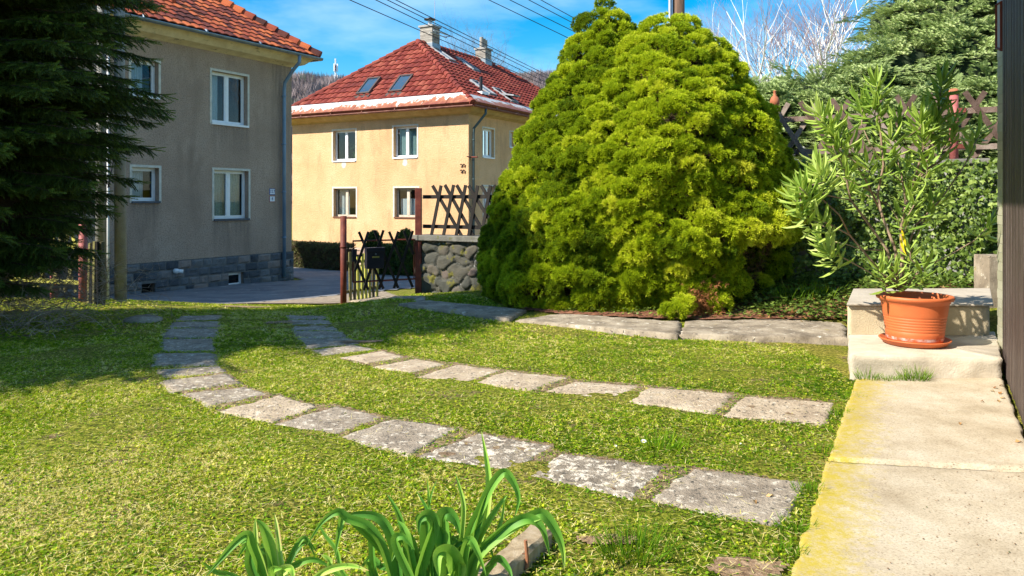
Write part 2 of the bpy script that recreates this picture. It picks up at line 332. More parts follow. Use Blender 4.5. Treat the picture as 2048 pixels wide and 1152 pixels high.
def slab(name, corners, m, th=.12, n=22, rag=.012, rough=.006, grow=.012, tintf=None, hgt=None, **k):
    """one flat slab with worn edges; corners TL,TR,BR,BL in world"""
    c = [Vector(p) for p in corners]; V = []; T = []
    for j in range(n+1):
        for i in range(n+1):
            u, v = i/n, j/n; p = c[0].lerp(c[1], u).lerp(c[3].lerp(c[2], u), v)
            e = (i in (0, n)) or (j in (0, n)); q = p.copy()
            if e:
                w = rag*(1.6 if (i in (0,n)) and (j in (0,n)) else 1)
                ctr = (c[0]+c[2])/2; d = (ctr-p); d.z = 0; d.normalize()
                q += d*(w*(.15+1.7*mnoise.noise(p*7)+1.0*mnoise.noise(p*31))); q.z -= rough+.003
                if abs(w) and not name.startswith('pave'): q -= d*grow
            q.z += mnoise.noise(p*9)*rough + mnoise.noise(p*40)*rough*.5
            V.append(q); T.append(tintf(u, v) if tintf else .5)
    f = [(j*(n+1)+i, (j+1)*(n+1)+i, (j+1)*(n+1)+i+1, j*(n+1)+i+1) for j in range(n) for i in range(n)]
    ring = [i for i in range(n)] + [j*(n+1)+n for j in range(n)] + [n*(n+1)+i for i in range(n, 0, -1)] + [j*(n+1) for j in range(n, 0, -1)]
    b = len(V)
    for r in ring: q = V[r].copy(); q.z -= th; V.append(q); T.append(T[r])
    L = len(ring); f += [(ring[i], ring[(i+1)%L], b+(i+1)%L, b+i) for i in range(L)]
    SLABS.append([tuple(p[:2]) for p in c])
    mb = MB(); mb.v = [tuple(p) for p in V]; mb.f = f; mb.t = T
    return mb.build(name, m, None, True, **k)
def moss_t(u, v): return -.55 + .62*math.exp(-(u/.26)**2) 
za = .03
slab('pavement', [GZ(1712,756,za), GZ(2004,754,za), GZ(2075,938,za), GZ(1657,915,za)], PM, n=60, rag=.010, rough=.003, tintf=moss_t, kind='structure')
slab('pavement', [GZ(1654,921,za-.006), GZ(2075,945,za-.006), GZ(2600,1500,za-.006), GZ(1470,1500,za-.006)], PM, n=80, rag=.012, rough=.003, tintf=moss_t, kind='structure')
# ---- far wooded hill
def hill(name, pts, y0, depth, m):
    """ridge profile (x, z) at distance y0, sloping down toward the viewer"""
    P = np.array(pts, float); xs = np.linspace(P[0,0], P[-1,0], 160); zs = np.interp(xs, P[:,0], P[:,1])
    V = []; K = 14
    for k in range(K+1):
        t = k/K
        for x, z in zip(xs, zs):
            V.append((x, y0-depth*(1-t), -2 + (z+2)*math.sin(t*math.pi/2)**1.2 + mnoise.noise((x*.03, t*4, 2))*2*t))
    n = len(xs)
    for x, z in zip(xs, zs): V.append((x, y0+depth, -3))
    f = [(k*n+i, k*n+i+1, (k+1)*n+i+1, (k+1)*n+i) for k in range(K+1) for i in range(n-1)]
    mb = MB(); mb.v = V; mb.f = f; mb.t = [.5]*len(V); return mb.build(name, m, None, True, kind='structure'), xs, zs
hm = mat('wooded_hill_floor', [(.3,(.06,.045,.035)),(.6,(.12,.09,.07))], .05, 1, detail=8)
HY = 420.0
def hz(py): return H-(py-YH)/F*HY
def hx(px): return (px-1024)/F*HY
prof = [(hx(-900),hz(250)),(hx(0),hz(215)),(hx(400),hz(185)),(hx(560),hz(178)),(hx(640),hz(186)),(hx(700),hz(192)),(hx(800),hz(205)),(hx(950),hz(205)),(hx(1040),hz(185)),(hx(1110),hz(182)),(hx(1300),hz(190)),(hx(1700),hz(205)),(hx(2300),hz(220)),(hx(3200),hz(260))]
ho, hxs, hzs = hill('hill', prof, HY, 170, hm)
# woods on the hill: one far-off mass
def far_wood(n=9000):
    t = rng.random(n)**.6; x = rng.uniform(hx(150), hx(1900), n)
    zr = np.interp(x, hxs, hzs); y = HY-170*(1-t); z = -2+(zr+2)*np.sin(t*np.pi/2)**1.2
    tv = []; tf = []; tt = []
    for k in range(44):       # a bare crown: thin upward blades
        a = 6.283*k/26*5; s = .35+.65*random.random(); b = len(tv); w = .03+.03*random.random(); L = .5+.5*random.random()
        bx, by = math.cos(a)*.06, math.sin(a)*.06; ex, ey = math.cos(a)*.42*s, math.sin(a)*.42*s
        tv += [(bx-w,by,.12),(bx+w,by,.12),(ex,ey,L)]; tf.append((b,b+1,b+2)); tt += [0,0,.15]
    h = rng.uniform(7, 11, n); Rm = np.repeat(np.eye(3)[None], n, 0); a = rng.uniform(0, 6.28, n)
    Rm[:,0,0] = np.cos(a); Rm[:,0,1] = -np.sin(a); Rm[:,1,0] = np.sin(a); Rm[:,1,1] = np.cos(a)
    dark = np.array([mnoise.noise((xx*.02, yy*.03, 1)) for xx, yy in zip(x, y)])
    ever = (dark > .18) & (x > hx(950)) | (rng.random(n) < .03)
    tint = np.where(ever, .93, rng.uniform(.1, .6, n))
    m = leafmat('far_wood_colours', [(0,(.13,.11,.125)),(.35,(.21,.17,.18)),(.7,(.27,.22,.22)),(.85,(.08,.11,.075)),(1,(.08,.12,.075))], .9, 0)
    scatter('distant_wood', m, tv, tf, np.c_[x, y, z], Rm, h, tint, ttint=tt, label='bare brownish wood covering the distant hillside below the sky', cat='wood', kind='stuff')
far_wood()
# ================================================================== HOUSES
def plaster(name, stops, b=.9, sc=26):
    return mat(name, stops, .55, .95, b, sc, detail=8, spec=.1, bdist=.05, spots=[(1.4,.52,.16,tuple(c*.72 for c in stops[1][1]),(1,1,.3)),(22,.5,.12,tuple(c*.72 for c in stops[1][1]))])
def tile_mat(name, stops, mixn=.45):
    return mat(name, stops, 1.2, .7, .3, 30, attr=True, mixn=mixn, detail=7, spec=.25)
class House:
    def __init__(s, name, org, **k):
        s.e = empty(name, (org[0], org[1], org[2]), math.atan2(D1[1], D1[0]), **k); s.o = Vector(org)
        s.dx = Vector((D1[0], D1[1], 0)); s.dy = Vector((D2[0], D2[1], 0))
    def loc(s, p): d = p - s.o; return Vector((d.dot(s.dx), d.dot(s.dy), d.z))
    def hit(s, px, py, P, n):              # photo ray against a local plane
        c = s.loc(Vector((0,0,H))); r = ray(px, py); r = Vector((r.dot(s.dx), r.dot(s.dy), r.z))
        P = Vector(P); n = Vector(n); return c + r*((P-c).dot(n)/r.dot(n))
def wall_face(mb, O, u, n, U, Z, holes, depth):
    """rectangle of wall pierced by holes, with reveals"""
    O, u, n = Vector(O), Vector(u), Vector(n)
    us = sorted({U[0], U[1], *[h[0] for h in holes], *[h[1] for h in holes]}); zs = sorted({Z[0], Z[1], *[h[2] for h in holes], *[h[3] for h in holes]})
    P = lambda a, z, d=0: O+u*a+Vector((0,0,z))-n*d
    flip = u.cross(Vector((0,0,1))).dot(n) < 0
    def q(vs): mb.add(vs if not flip else vs[::-1], [(0,1,2,3)])
    for i in range(len(us)-1):
        for j in range(len(zs)-1):
            a, b, c, d = us[i], us[i+1], zs[j], zs[j+1]; mu, mz = (a+b)/2, (c+d)/2
            if any(h[0] < mu < h[1] and h[2] < mz < h[3] for h in holes): continue
            q([P(a,c), P(b,c), P(b,d), P(a,d)])
    for a, b, c, d in holes:
        q([P(a,c), P(a,c,depth), P(b,c,depth), P(b,c)][::-1]); q([P(a,d), P(b,d), P(b,d,depth), P(a,d,depth)][::-1])
        q([P(a,c), P(a,d), P(a,d,depth), P(a,c,depth)][::-1]); q([P(b,c), P(b,c,depth), P(b,d,depth), P(b,d)][::-1])
def fbox(mb, O, u, n, a0, a1, z0, z1, d0, d1, t=None):
    """box on a facade: along u, up, out along n"""
    O, u, n = Vector(O), Vector(u), Vector(n); vs = []
    for z in (z0, z1):
        for a, d in ((a0,d0),(a1,d0),(a1,d1),(a0,d1)): vs.append(O+u*a+n*d+Vector((0,0,z)))
    mb.add(vs, [(0,3,2,1),(4,5,6,7),(0,1,5,4),(1,2,6,5),(2,3,7,6),(3,0,4,7)], t)
def window(par, O, u, n, h, frame='white', sill='sill', depth=.16, mull=1, glass='gdark', trim=.07, curtain=None, label=None, tside=True, wide_sill=.05, fw=.055, cross=False, silltop=True):
    a, b, c, d = h; w = parent_window = None
    mb = MB(); f0, f1 = -depth-.03, -depth+.03
    fbox(mb,O,u,n,a,a+fw,c,d,f0,f1); fbox(mb,O,u,n,b-fw,b,c,d,f0,f1); fbox(mb,O,u,n,a+fw,b-fw,d-fw,d,f0,f1); fbox(mb,O,u,n,a+fw,b-fw,c,c+fw*1.2,f0,f1)
    k = mull+1; edges = [a+fw+(b-a-2*fw)*i/k for i in range(k+1)]
    for i in range(1, k): fbox(mb,O,u,n,edges[i]-fw*.7,edges[i]+fw*.7,c+fw*1.2,d-fw,f0,f1+.012)
    sw = fw*.75      # sashes
    for i in range(k):
        l = edges[i]+(0 if i == 0 else fw*.7); r = edges[i+1]-(0 if i == k-1 else fw*.7)
        fbox(mb,O,u,n,l,l+sw,c+fw*1.2,d-fw,f0+.01,f1+.006); fbox(mb,O,u,n,r-sw,r,c+fw*1.2,d-fw,f0+.01,f1+.006)
        fbox(mb,O,u,n,l+sw,r-sw,d-fw-sw,d-fw,f0+.01,f1+.006); fbox(mb,O,u,n,l+sw,r-sw,c+fw*1.2,c+fw*1.2+sw,f0+.01,f1+.006)
        if cross: fbox(mb,O,u,n,l+sw,r-sw,c+(d-c)*.66,c+(d-c)*.66+sw*.7,f0+.01,f1+.004)
    wf = mb.build('window', M[frame], par); 
    if label: wf['label'] = label
    for i in range(k):
        g = MB(); l, r = edges[i]+sw, edges[i+1]-sw
        fbox(g,O,u,n,l,r,c+fw*1.2+sw,d-fw-sw,-depth-.008,-depth); g.build('pane', M[glass], wf)
    if trim:
        t = MB(); p = .012
        fbox(t,O,u,n,a-trim,a,c-.03,d+trim,.0,p); fbox(t,O,u,n,b,b+trim,c-.03,d+trim,.0,p); fbox(t,O,u,n,a,b,d,d+trim,.0,p)
        t.build('surround', M['trim'], wf)
    if sill:
        t = MB(); fbox(t,O,u,n,a-.02,b+.02,c-.05,c+.012,-depth+.03,wide_sill); t.build('sill', M[sill], wf)
    if curtain:
        cb = MB(); a0, a1, z0, z1, mt = curtain; m_ = 60; vs = []
        O_, u_, n_ = Vector(O), Vector(u), Vector(n)
        for i in range(m_+1):
            q = a0+(a1-a0)*i/m_; dd = -depth-.16+.03*math.sin(i*1.25)+.012*math.sin(i*2.9)
            vs += [O_+u_*q+n_*dd+Vector((0,0,z0)), O_+u_*q+n_*dd+Vector((0,0,z1))]
        cb.add(vs, [(2*i,2*i+2,2*i+3,2*i+1) for i in range(m_)]); cb.build('curtain', M[mt], wf, True)
    return wf
def roof_slope(mb, A, B, C, D, tw=.30, th=.36, amp=.035, lift=.03, seed=0):
    """tiled slope: eave A->B, top D->C, every course a wavy strip with a raised front edge"""
    A, B, C, D = map(Vector, (A, B, C, D)); U = (B-A).normalized(); nrm = (B-A).cross(D-A).normalized()
    up = nrm.cross(U).normalized(); up = up if up.z > 0 else -up
    if nrm.z < 0: nrm = -nrm
    Ls = (D-A).dot(up); rows = max(1, round(Ls/th)); h = Ls/rows; d0 = (D-A).dot(U); d1 = (C-A).dot(U); L = (B-A).length
    rr = random.Random(seed)
    for r in range(rows):
        s0, s1 = r*h, (r+1)*h+.03; f0 = s0/Ls; f1 = min(1, s1/Ls)
        l0, r0 = d0*f0, L+(d1-L)*f0; l1, r1 = d0*f1, L+(d1-L)*f1
        m_ = int((r0-l0)/tw*6)+2; vs = []; ts = []; offs = [rr.random() for _ in range(int((r0-l0)/tw)+3)]
        for i in range(m_+1):
            q = l0+(r0-l0)*i/m_; ph = q/tw*2*math.pi; wv = amp*(abs(math.sin(ph/2))**.7)
            qt = min(max(q, l1), r1); ti = offs[int((q-l0)/tw)]; 
            vs += [A+U*q+up*s0+nrm*(wv+lift-.03), A+U*q+up*s0+nrm*(wv+lift), A+U*qt+up*min(s1,Ls)+nrm*(wv)]
            ts += [ti*.6, ti, ti]
        base = len(mb.v); mb.v += [tuple(v) for v in vs]; mb.t += ts
        for i in range(m_):
            a = base+3*i; mb.f += [(a, a+3, a+4, a+1), (a+1, a+4, a+5, a+2)]
def hip_tiles(mb, p, q, rad=.15, L=.42):
    p, q = Vector(p), Vector(q); d = q-p; n = int(d.length/L); u = d.normalized()
    for i in range(n):
        a = p+u*(i*L); b = p+u*(i*L+L*1.08); mb.tube([a, a.lerp(b,.15), b], [rad*1.15, rad*1.12, rad*.85], 10, random.random())
def gutter(mb, pts, r=.085):
    for i in range(len(pts)-1):
        p, q = Vector(pts[i]), Vector(pts[i+1]); d = (q-p).normalized(); s = d.cross(Vector((0,0,1))); n = 10; vs = []
        for c in (p, q):
            for rad in (r, r-.012):
                for k in range(n+1): a = math.pi*k/n; vs.append(c+s*(rad*math.cos(a))-Vector((0,0,rad*math.sin(a))))
        m_ = n+1; fs = []
        for k in range(n): fs += [(k, k+1, 2*m_+k+1, 2*m_+k), (m_+k+1, m_+k, 3*m_+k, 3*m_+k+1)]
        fs += [(0, 2*m_, 3*m_, m_), (n, m_+n, 3*m_+n, 2*m_+n)]; mb.add(vs, fs)
        L = (q-p).length
        for k in range(1, int(L/2.0)): c = p+d*(k*2.0); mb.tube([c-d*.015+Vector((0,0,-.002)), c+d*.015+Vector((0,0,-.002))], r+.006, 14)
def stone_plinth(mb, O, u, n, U, z0, z1, holes, rows=5, out=.05, seed=1, wlo=.28, whi=.6):
    rr = random.Random(seed); z = z0; hs = []
    while z < z1-.04: h = min(rr.uniform(.19, .3), z1-z); hs.append((z, z+h)); z += h
    for a, b in hs:
        q = U[0]
        while q < U[1]-.05:
            w = min(rr.uniform(wlo, whi), U[1]-q); 
            if U[1]-q-w < .12: w = U[1]-q
            segs = [(q+.012, q+w-.012)]
            for h in holes:
                if b > h[2] and a < h[3]:
                    ns = []
                    for s, e in segs:
                        if e <= h[0] or s >= h[1]: ns.append((s, e)); continue
                        if s < h[0]-.05: ns.append((s, h[0]))
                        if e > h[1]+.05: ns.append((h[1], e))
                    segs = ns
            for s, e in segs:
                O_, u_, n_ = Vector(O), Vector(u), Vector(n); t = rr.random(); G = 5; vs = []
                for j in range(G+1):
                    for i in range(G+1):
                        x = s+(e-s)*i/G; zz = a+.012+(b-a-.024)*j/G; edge = i in (0,G) or j in (0,G)
                        dd = .004 if edge else out*(.7+.9*mnoise.noise((x*5, zz*5, seed+t*9)))
                        jx = 0 if not edge else .008*mnoise.noise((x*9, zz*9, 5))
                        vs.append(O_+u_*(x+jx)+n_*dd+Vector((0,0,zz+jx)))
                mb.add(vs, [(j*(G+1)+i, j*(G+1)+i+1, (j+1)*(G+1)+i+1, (j+1)*(G+1)+i) for j in range(G) for i in range(G)], t)
            q += w
def cove(mb, x0, x1, y0, y1, zw, zt, ov):
    prof = [(0, zw), (.02, zw), (.10, zw+.04), (.3, zw+.10), (ov-.1, zt-.07), (ov, zt-.02), (ov, zt+.03)]
    rings = []
    for o, z in prof: rings.append([(x0-o,y0-o,z),(x1+o,y0-o,z),(x1+o,y1+o,z),(x0-o,y1+o,z)])
    vs = [v for r in rings for v in r]
    mb.add(vs, [(i*4+k, i*4+(k+1)%4, (i+1)*4+(k+1)%4, (i+1)*4+k) for i in range(len(prof)-1) for k in range(4)])
def text_part(txt, size, mt, parent, O, u, n):
    cu = bpy.data.curves.new('lettering', 'FONT'); cu.body = txt; cu.size = size; cu.align_x = 'CENTER'; cu.align_y = 'CENTER'; cu.extrude = .002
    t = bpy.data.objects.new('tmp', cu); COL.objects.link(t); bpy.context.view_layer.update()
    me = bpy.data.meshes.new_from_object(t.evaluated_get(bpy.context.evaluated_depsgraph_get())); bpy.data.objects.remove(t)
    me.name = 'lettering'; me.materials.clear(); me.materials.append(mt); o = bpy.data.objects.new('lettering', me); COL.objects.link(o); o.parent = parent
    u, n = Vector(u), Vector(n); o.matrix_local = Matrix.Translation(Vector(O)) @ Matrix((u, Vector((0,0,1)), n)).transposed().to_4x4()
    return o
EU, EN = (1,0,0), (0,-1,0)       # east face (y = 0): along +x, outward -y
FU, FN = (0,-1,0), (-1,0,0)      # front face (x = 0) of the far house, read left to right
# ---------------------------------------------------------------- the grey house
zA = -1.35
A = House('house', (-7.49, 26.0, zA), label='grey roughcast two-storey house with white windows, stone plinth and an orange-red hipped tile roof', cat='house')
Lx, Ly = 15.4, 11.0
def rectA(x0, y0, x1, y1):
    p = A.hit(x0, y0, (0,0,0), (0,1,0)); q = A.hit(x1, y1, (0,0,0), (0,1,0)); r = A.hit(x1, y0, (0,0,0), (0,1,0)); s_ = A.hit(x0, y1, (0,0,0), (0,1,0))
    return (p.x, q.x, (s_.z+q.z)/2, (p.z+r.z)/2)
hA = {'u': rectA(423.5, 147, 495, 249), 'l': rectA(428, 341, 497, 438), 'ul': rectA(262, 120, 317, 192), 'll': rectA(264, 335, 318, 403), 'b': rectA(455, 545, 486, 572), 'bl': rectA(281, 567, 309, 590)}
top = A.loc(Vector((0,0,6.02))).z; zp = A.loc(Vector((0,0,-.25))).z
mp_ = plaster('grey_roughcast', [(.3,(.35,.25,.19)),(.5,(.44,.32,.245)),(.7,(.52,.39,.305))])
mb = MB(); more = []
for k in (-1, -2): 
    pass
holesE = list(hA.values())
wall_face(mb, (0,0,0), EU, EN, (-Lx, 0), (-.6, top+.1), holesE, .2)
wall_face(mb, (0,0,0), (0,1,0), (1,0,0), (0, Ly), (-.6, top+.1), [], .2)
wall_face(mb, (-Lx,Ly,0), EU, (0,1,0), (0, Lx), (-.6, top+.1), [], .2)
wall_face(mb, (-Lx,0,0), (0,1,0), (-1,0,0), (0, Ly), (-.6, top+.1), [], .2)
def stains(m, rects, col, k=.5):
    nt = m.node_tree; b = nt.nodes['Principled BSDF']; cur = b.inputs['Base Color'].links[0].from_socket
    tc = nt.nodes.new('ShaderNodeTexCoord'); sp = nt.nodes.new('ShaderNodeSeparateXYZ'); nt.links.new(tc.outputs['Object'], sp.inputs[0])
    mp = nt.nodes.new('ShaderNodeMapping'); mp.inputs['Scale'].default_value = (7, 7, .5); nt.links.new(tc.outputs['Object'], mp.inputs[0])
    nz = N(nt, 'ShaderNodeTexNoise', i_Scale=1.6, i_Detail=5, i_Roughness=.6); nt.links.new(mp.outputs[0], nz.inputs['Vector']); nr = ramp(nt, [(.35,(0,0,0)),(.62,(1,1,1))], nz.outputs[0])
    def mr(sock, a, b_):
        q = N(nt, 'ShaderNodeMapRange'); q.inputs['From Min'].default_value = a; q.inputs['From Max'].default_value = b_; nt.links.new(sock, q.inputs['Value']); return q.outputs[0]
    def mul(a, b_):
        q = N(nt, 'ShaderNodeMath', operation='MULTIPLY'); nt.links.new(a, q.inputs[0]); nt.links.new(b_, q.inputs[1]); return q.outputs[0]
    for x0, x1, zt, ln in rects:
        f = mul(mul(mr(sp.outputs[0], x0-.06, x0+.06), mr(sp.outputs[0], x1+.06, x1-.06)), mul(mr(sp.outputs[2], zt-ln, zt), mr(sp.outputs[2], zt+.01, zt-.01))); f = mul(f, nr.outputs[0])
        q = N(nt, 'ShaderNodeMath', operation='MULTIPLY'); nt.links.new(f, q.inputs[0]); q.inputs[1].default_value = k
        mi = nt.nodes.new('ShaderNodeMix'); mi.data_type = 'RGBA'; nt.links.new(q.outputs[0], mi.inputs[0]); nt.links.new(cur, mi.inputs[6]); mi.inputs[7].default_value = (*col, 1); cur = mi.outputs[2]
    nt.links.new(cur, b.inputs['Base Color'])
stains(mp_, [(h_[0]-.05, h_[1]+.05, h_[2]-.05, 1.1) for h_ in (hA['u'], hA['l'], hA['ul'], hA['ll'])]+[(-.9, 0, 7.6, 6)], (.12,.10,.085))
wA = mb.build('wall', mp_, A.e)
window(A.e, (0,0,0), EU, EN, hA['u'], label='white upper window near the corner', sill='white', depth=.2, glass='glass', curtain=(hA['u'][0],hA['u'][0]+.5,hA['u'][2],hA['u'][3],'curtain'))
window(A.e, (0,0,0), EU, EN, hA['l'], label='white lower window near the corner over a dark sill', depth=.2, glass='glass', curtain=(hA['l'][0],hA['l'][1],hA['l'][2],hA['l'][3],'curtain_green'))
window(A.e, (0,0,0), EU, EN, hA['ul'], mull=0, label='small upper window by the tree', sill='white', depth=.2, glass='glass', curtain=(hA['ul'][0],hA['ul'][1]-.25,hA['ul'][2],hA['ul'][3],'curtain'))
window(A.e, (0,0,0), EU, EN, hA['ll'], mull=0, label='small lower window by the tree', depth=.2, glass='glass', curtain=(hA['ll'][0],hA['ll'][1]-.25,hA['ll'][2],hA['ll'][3],'curtain'))
window(A.e, (0,0,0), EU, EN, hA['b'], mull=0, trim=0, sill=None, label='small white basement window', depth=.12, fw=.045)
window(A.e, (0,0,0), EU, EN, hA['bl'], mull=0, trim=0, sill=None, frame='darkwood', label='dark basement window', depth=.14, fw=.035)
pm = mat('blue_grey_stone', [(.2,(.06,.066,.076)),(.45,(.105,.112,.124)),(.65,(.165,.17,.175)),(.85,(.26,.2,.17))], 9, .9, .8, 35, attr=True, mixn=.3, bdist=.03)
mort = mat('plinth_mortar', [(.3,(.11,.11,.105)),(.7,(.18,.175,.165))], 9, .95, .5, 40)
hb = [hA['b'], hA['bl']]
mb = MB(); stone_plinth(mb, (0,-.045,0), EU, EN, (-Lx, .045), -.1, zp, hb, seed=3); stone_plinth(mb, (.045,0,0), (0,1,0), (1,0,0), (0, Ly), -.1, zp, [], seed=5)
pl = mb.build('plinth', pm, A.e)
mb = MB(); wall_face(mb, (0,-.045,0), EU, EN, (-Lx, .045), (-.6, zp+.01), hb, .1); wall_face(mb, (.045,-.045,0), (0,1,0), (1,0,0), (0, Ly), (-.6, zp+.01), [], .1)
fbox(mb, (0,0,0), EU, EN, -Lx, .045, zp, zp+.012, 0, .045); mb.build('mortar', mort, pl)
ov = .6; ze = top+.34; rise = 4.15; setb = 3.58
mb = MB(); cove(mb, -Lx, 0, 0, Ly, top-.02, ze, ov); mb.build('cornice', mat('pale_yellow_render', [(.3,(.6,.47,.27)),(.6,(.78,.64,.4)),(.8,(.8,.69,.48))], 3, .9, .2, 30, spots=[(3,.6,.08,(.3,.24,.15),(1,1,5))]), A.e)
tA = tile_mat('orange_roof_tile', [(.15,(.05,.018,.016)),(.38,(.17,.042,.028)),(.52,(.34,.07,.032)),(.75,(.55,.14,.045)),(.95,(.35,.11,.05))])
e = ov+.06; za_ = ze+.04
def hiproof(hs, x0, x1, tm, setb, seed, under, **q):
    apx = [(x0+setb, Ly/2, ze_+rise), (x1-setb, Ly/2, ze_+rise)]
    c = [(x0-e, -e, za_), (x1+e, -e, za_), (x1+e, Ly+e, za_), (x0-e, Ly+e, za_)]
    mb = MB(); roof_slope(mb, c[0], c[1], apx[1], apx[0], seed=seed, **q); roof_slope(mb, c[1], c[2], apx[1], apx[1], seed=seed+1, **q)
    roof_slope(mb, c[2], c[3], apx[0], apx[1], seed=seed+2, **q); roof_slope(mb, c[3], c[0], apx[0], apx[0], seed=seed+3, **q)
    r = mb.build('roof', tm, hs.e)
    h = MB()
    for a, b in ((c[0],apx[0]),(c[1],apx[1]),(c[2],apx[1]),(c[3],apx[0]),(apx[0],apx[1])): hip_tiles(h, Vector(a)+Vector((0,0,.04)), Vector(b)+Vector((0,0,.05)))
    h.build('ridge_tiles', tm, r); return r, c, apx
ze_ = ze; rA, cA, aA = hiproof(A, -Lx, 0, tA, setb, 11, None)
mb = MB(); o_ = ov+.05; zg = ze+.0
gutter(mb, [(-Lx-o_,-o_-.05,zg),(o_+.05,-o_-.05,zg)]); gutter(mb, [(o_+.05,-o_-.05,zg),(o_+.05,Ly+o_,zg)]); mb.build('gutter', M['zinc'], A.e, True)
dpx = A.hit(568, 350, (0,-.12,0), (0,1,0)).x
mb = MB(); mb.tube([(dpx+.12,-o_-.05,zg-.06),(dpx+.12,-o_-.05,zg-.3),(dpx+.06,-o_+.18,zg-.55),(dpx,-.16,zg-.95),(dpx,-.13,zg-1.2),(dpx,-.13,zg-3),(dpx,-.13,.28)], [.06]*7, 12)
for z in (zg-1.4, zg-3.0, zg-4.6, 1.6): mb.tube([(dpx,-.13,z-.03),(dpx,-.13,z+.03)], .068, 12); mb.box((dpx-.01,-.12,z-.01),(dpx+.01,0,z+.01))
mb.build('downpipe', M['pipe'], A.e, True)
# number plates
enam = mat('white_enamel', [(.3,(.62,.66,.75)),(.7,(.7,.74,.82))], 20, .3, spec=.6); blue = mat('blue_enamel', [(.3,(.03,.06,.22)),(.7,(.04,.08,.3))], 20, .3); redn = mat('dull_red_enamel', [(.3,(.3,.07,.07)),(.7,(.36,.1,.09))], 20, .4)
for (y0, y1, tx, rim) in ((377, 389.5, '327', blue), (391.5, 404, '4', redn)):
    r = rectA(538, y0, 549.5, y1); ctr = ((r[0]+r[1])/2, (r[2]+r[3])/2); w, h_ = (r[1]-r[0])/2, (r[3]-r[2])/2
    s = MB(); fbox(s, (0,0,0), EU, EN, ctr[0]-w, ctr[0]+w, ctr[1]-h_, ctr[1]+h_, .004, .018); p = s.build('number_plate', rim, A.e, bev=.006, label='square white number plate reading '+tx)
    s = MB(); fbox(s, (0,0,0), EU, EN, ctr[0]-w+.02, ctr[0]+w-.02, ctr[1]-h_+.02, ctr[1]+h_-.02, .018, .022); s.build('plate_face', enam, p)
    text_part(tx, .15 if len(tx) > 1 else .16, blue, p, (ctr[0], -.024, ctr[1]), EU, EN)
v = A.hit(352, 542, (0,-.1,0), (0,1,0)); s = MB(); s.tube([(v.x,.0,v.z),(v.x,-.16,v.z)], .07, 14); s.tube([(v.x,-.1,v.z),(v.x+.16,-.2,v.z-.02)], .055, 14); s.build('vent_pipe', M['white'], A.e, True)
v = A.hit(346, 6, Vector(cA[0]), (Vector(cA[1])-Vector(cA[0])).cross(Vector(aA[0])-Vector(cA[0])))
s = MB(); s.tube([v-Vector((0,0,.1)), v+Vector((0,0,.3))], .09, 12); s.tube([v+Vector((0,0,.3)), v+Vector((0,0,.36))], .14, 12); s.build('roof_vent', tA, rA, True)
# ---------------------------------------------------------------- the yellow house
zB = -1.95
B = House('house', (-1.99, 35.0, zB), label='yellow plastered house with a dark red hipped roof, skylights and two chimneys', cat='house')
def rectF(x0, y0, x1, y1):
    p = B.hit(x0, y0, (0,0,0), (1,0,0)); q = B.hit(x1, y1, (0,0,0), (1,0,0)); return (-p.y, -q.y, q.z, p.z)
def rectE(x0, y0, x1, y1):
    p = B.hit(x0, y0, (0,0,0), (0,1,0)); q = B.hit(x1, y1, (0,0,0), (0,1,0)); return (p.x, q.x, q.z, p.z)
top = B.loc(Vector((0,0,5.45))).z; zp = B.loc(Vector((0,0,-.87))).z
hF = [rectF(666, 262, 711, 321), rectF(787, 254, 834, 314), rectF(667, 377, 712, 434), rectF(789, 376, 836, 435)]
hE = [rectE(966, 256, 988, 316), rectE(1019.5, 263, 1028.5, 295), rectE(1037.5, 266.5, 1045.5, 296.5), rectE(967, 373, 988, 433)]
hE += [(9.2, 10.3, hE[0][2], hE[0][3]), (12.2, 13.3, hE[0][2], hE[0][3])]
mp_ = plaster('yellow_plaster', [(.3,(.57,.34,.175)),(.5,(.67,.415,.225)),(.7,(.74,.485,.285))], .8, 14)
mb = MB()
wall_face(mb, (0,0,0), FU, FN, (-Ly, 0), (-1, top+.1), hF, .22); wall_face(mb, (0,0,0), EU, EN, (0, Lx), (-1, top+.1), hE, .22)
wall_face(mb, (0,Ly,0), EU, (0,1,0), (0, Lx), (-1, top+.1), [], .2); wall_face(mb, (Lx,0,0), (0,1,0), (1,0,0), (0, Ly), (-1, top+.1), [], .2)
stains(mp_, [(-.02, .02, h_[2]-.05, .8) for h_ in hF[:1]], (.4,.27,.12))
mb.build('wall', mp_, B.e)
M['paleframe'] = mat('cream_wood_frame', [(.3,(.45,.38,.3)),(.7,(.6,.53,.43))], 8, .6)
kw = dict(depth=.22, glass='glass', trim=.08)
window(B.e, (0,0,0), FU, FN, hF[0], sill='white', label='white upper window with a pot plant behind it', **kw)
window(B.e, (0,0,0), FU, FN, hF[1], sill='white', label='white upper window with green curtains', curtain=(hF[1][0]+.1,hF[1][1]-.1,hF[1][2],hF[1][3]-.1,'curtain_green'), **kw)
window(B.e, (0,0,0), FU, FN, hF[2], sill='brownsill', frame='paleframe', label='brown-silled lower window with pale blinds', curtain=(hF[2][0]+.05,(hF[2][0]+hF[2][1])/2,hF[2][2],hF[2][3],'curtain'), **kw)
window(B.e, (0,0,0), FU, FN, hF[3], sill='brownsill', frame='paleframe', label='brown-silled lower window with a half-height lace curtain', curtain=(hF[3][0]+.1,hF[3][1]-.05,hF[3][2]+.1,hF[3][2]+.9,'curtain'), **kw)
window(B.e, (0,0,0), EU, EN, hE[0], sill='white', glass='gdark', depth=.18, trim=.08, label='white side window near the corner')
window(B.e, (0,0,0), EU, EN, hE[1], mull=0, sill='white', depth=.18, trim=.05, fw=.05, label='narrow white side window'); window(B.e, (0,0,0), EU, EN, hE[2], mull=0, sill='white', depth=.18, trim=.05, fw=.05, label='narrow white side window')
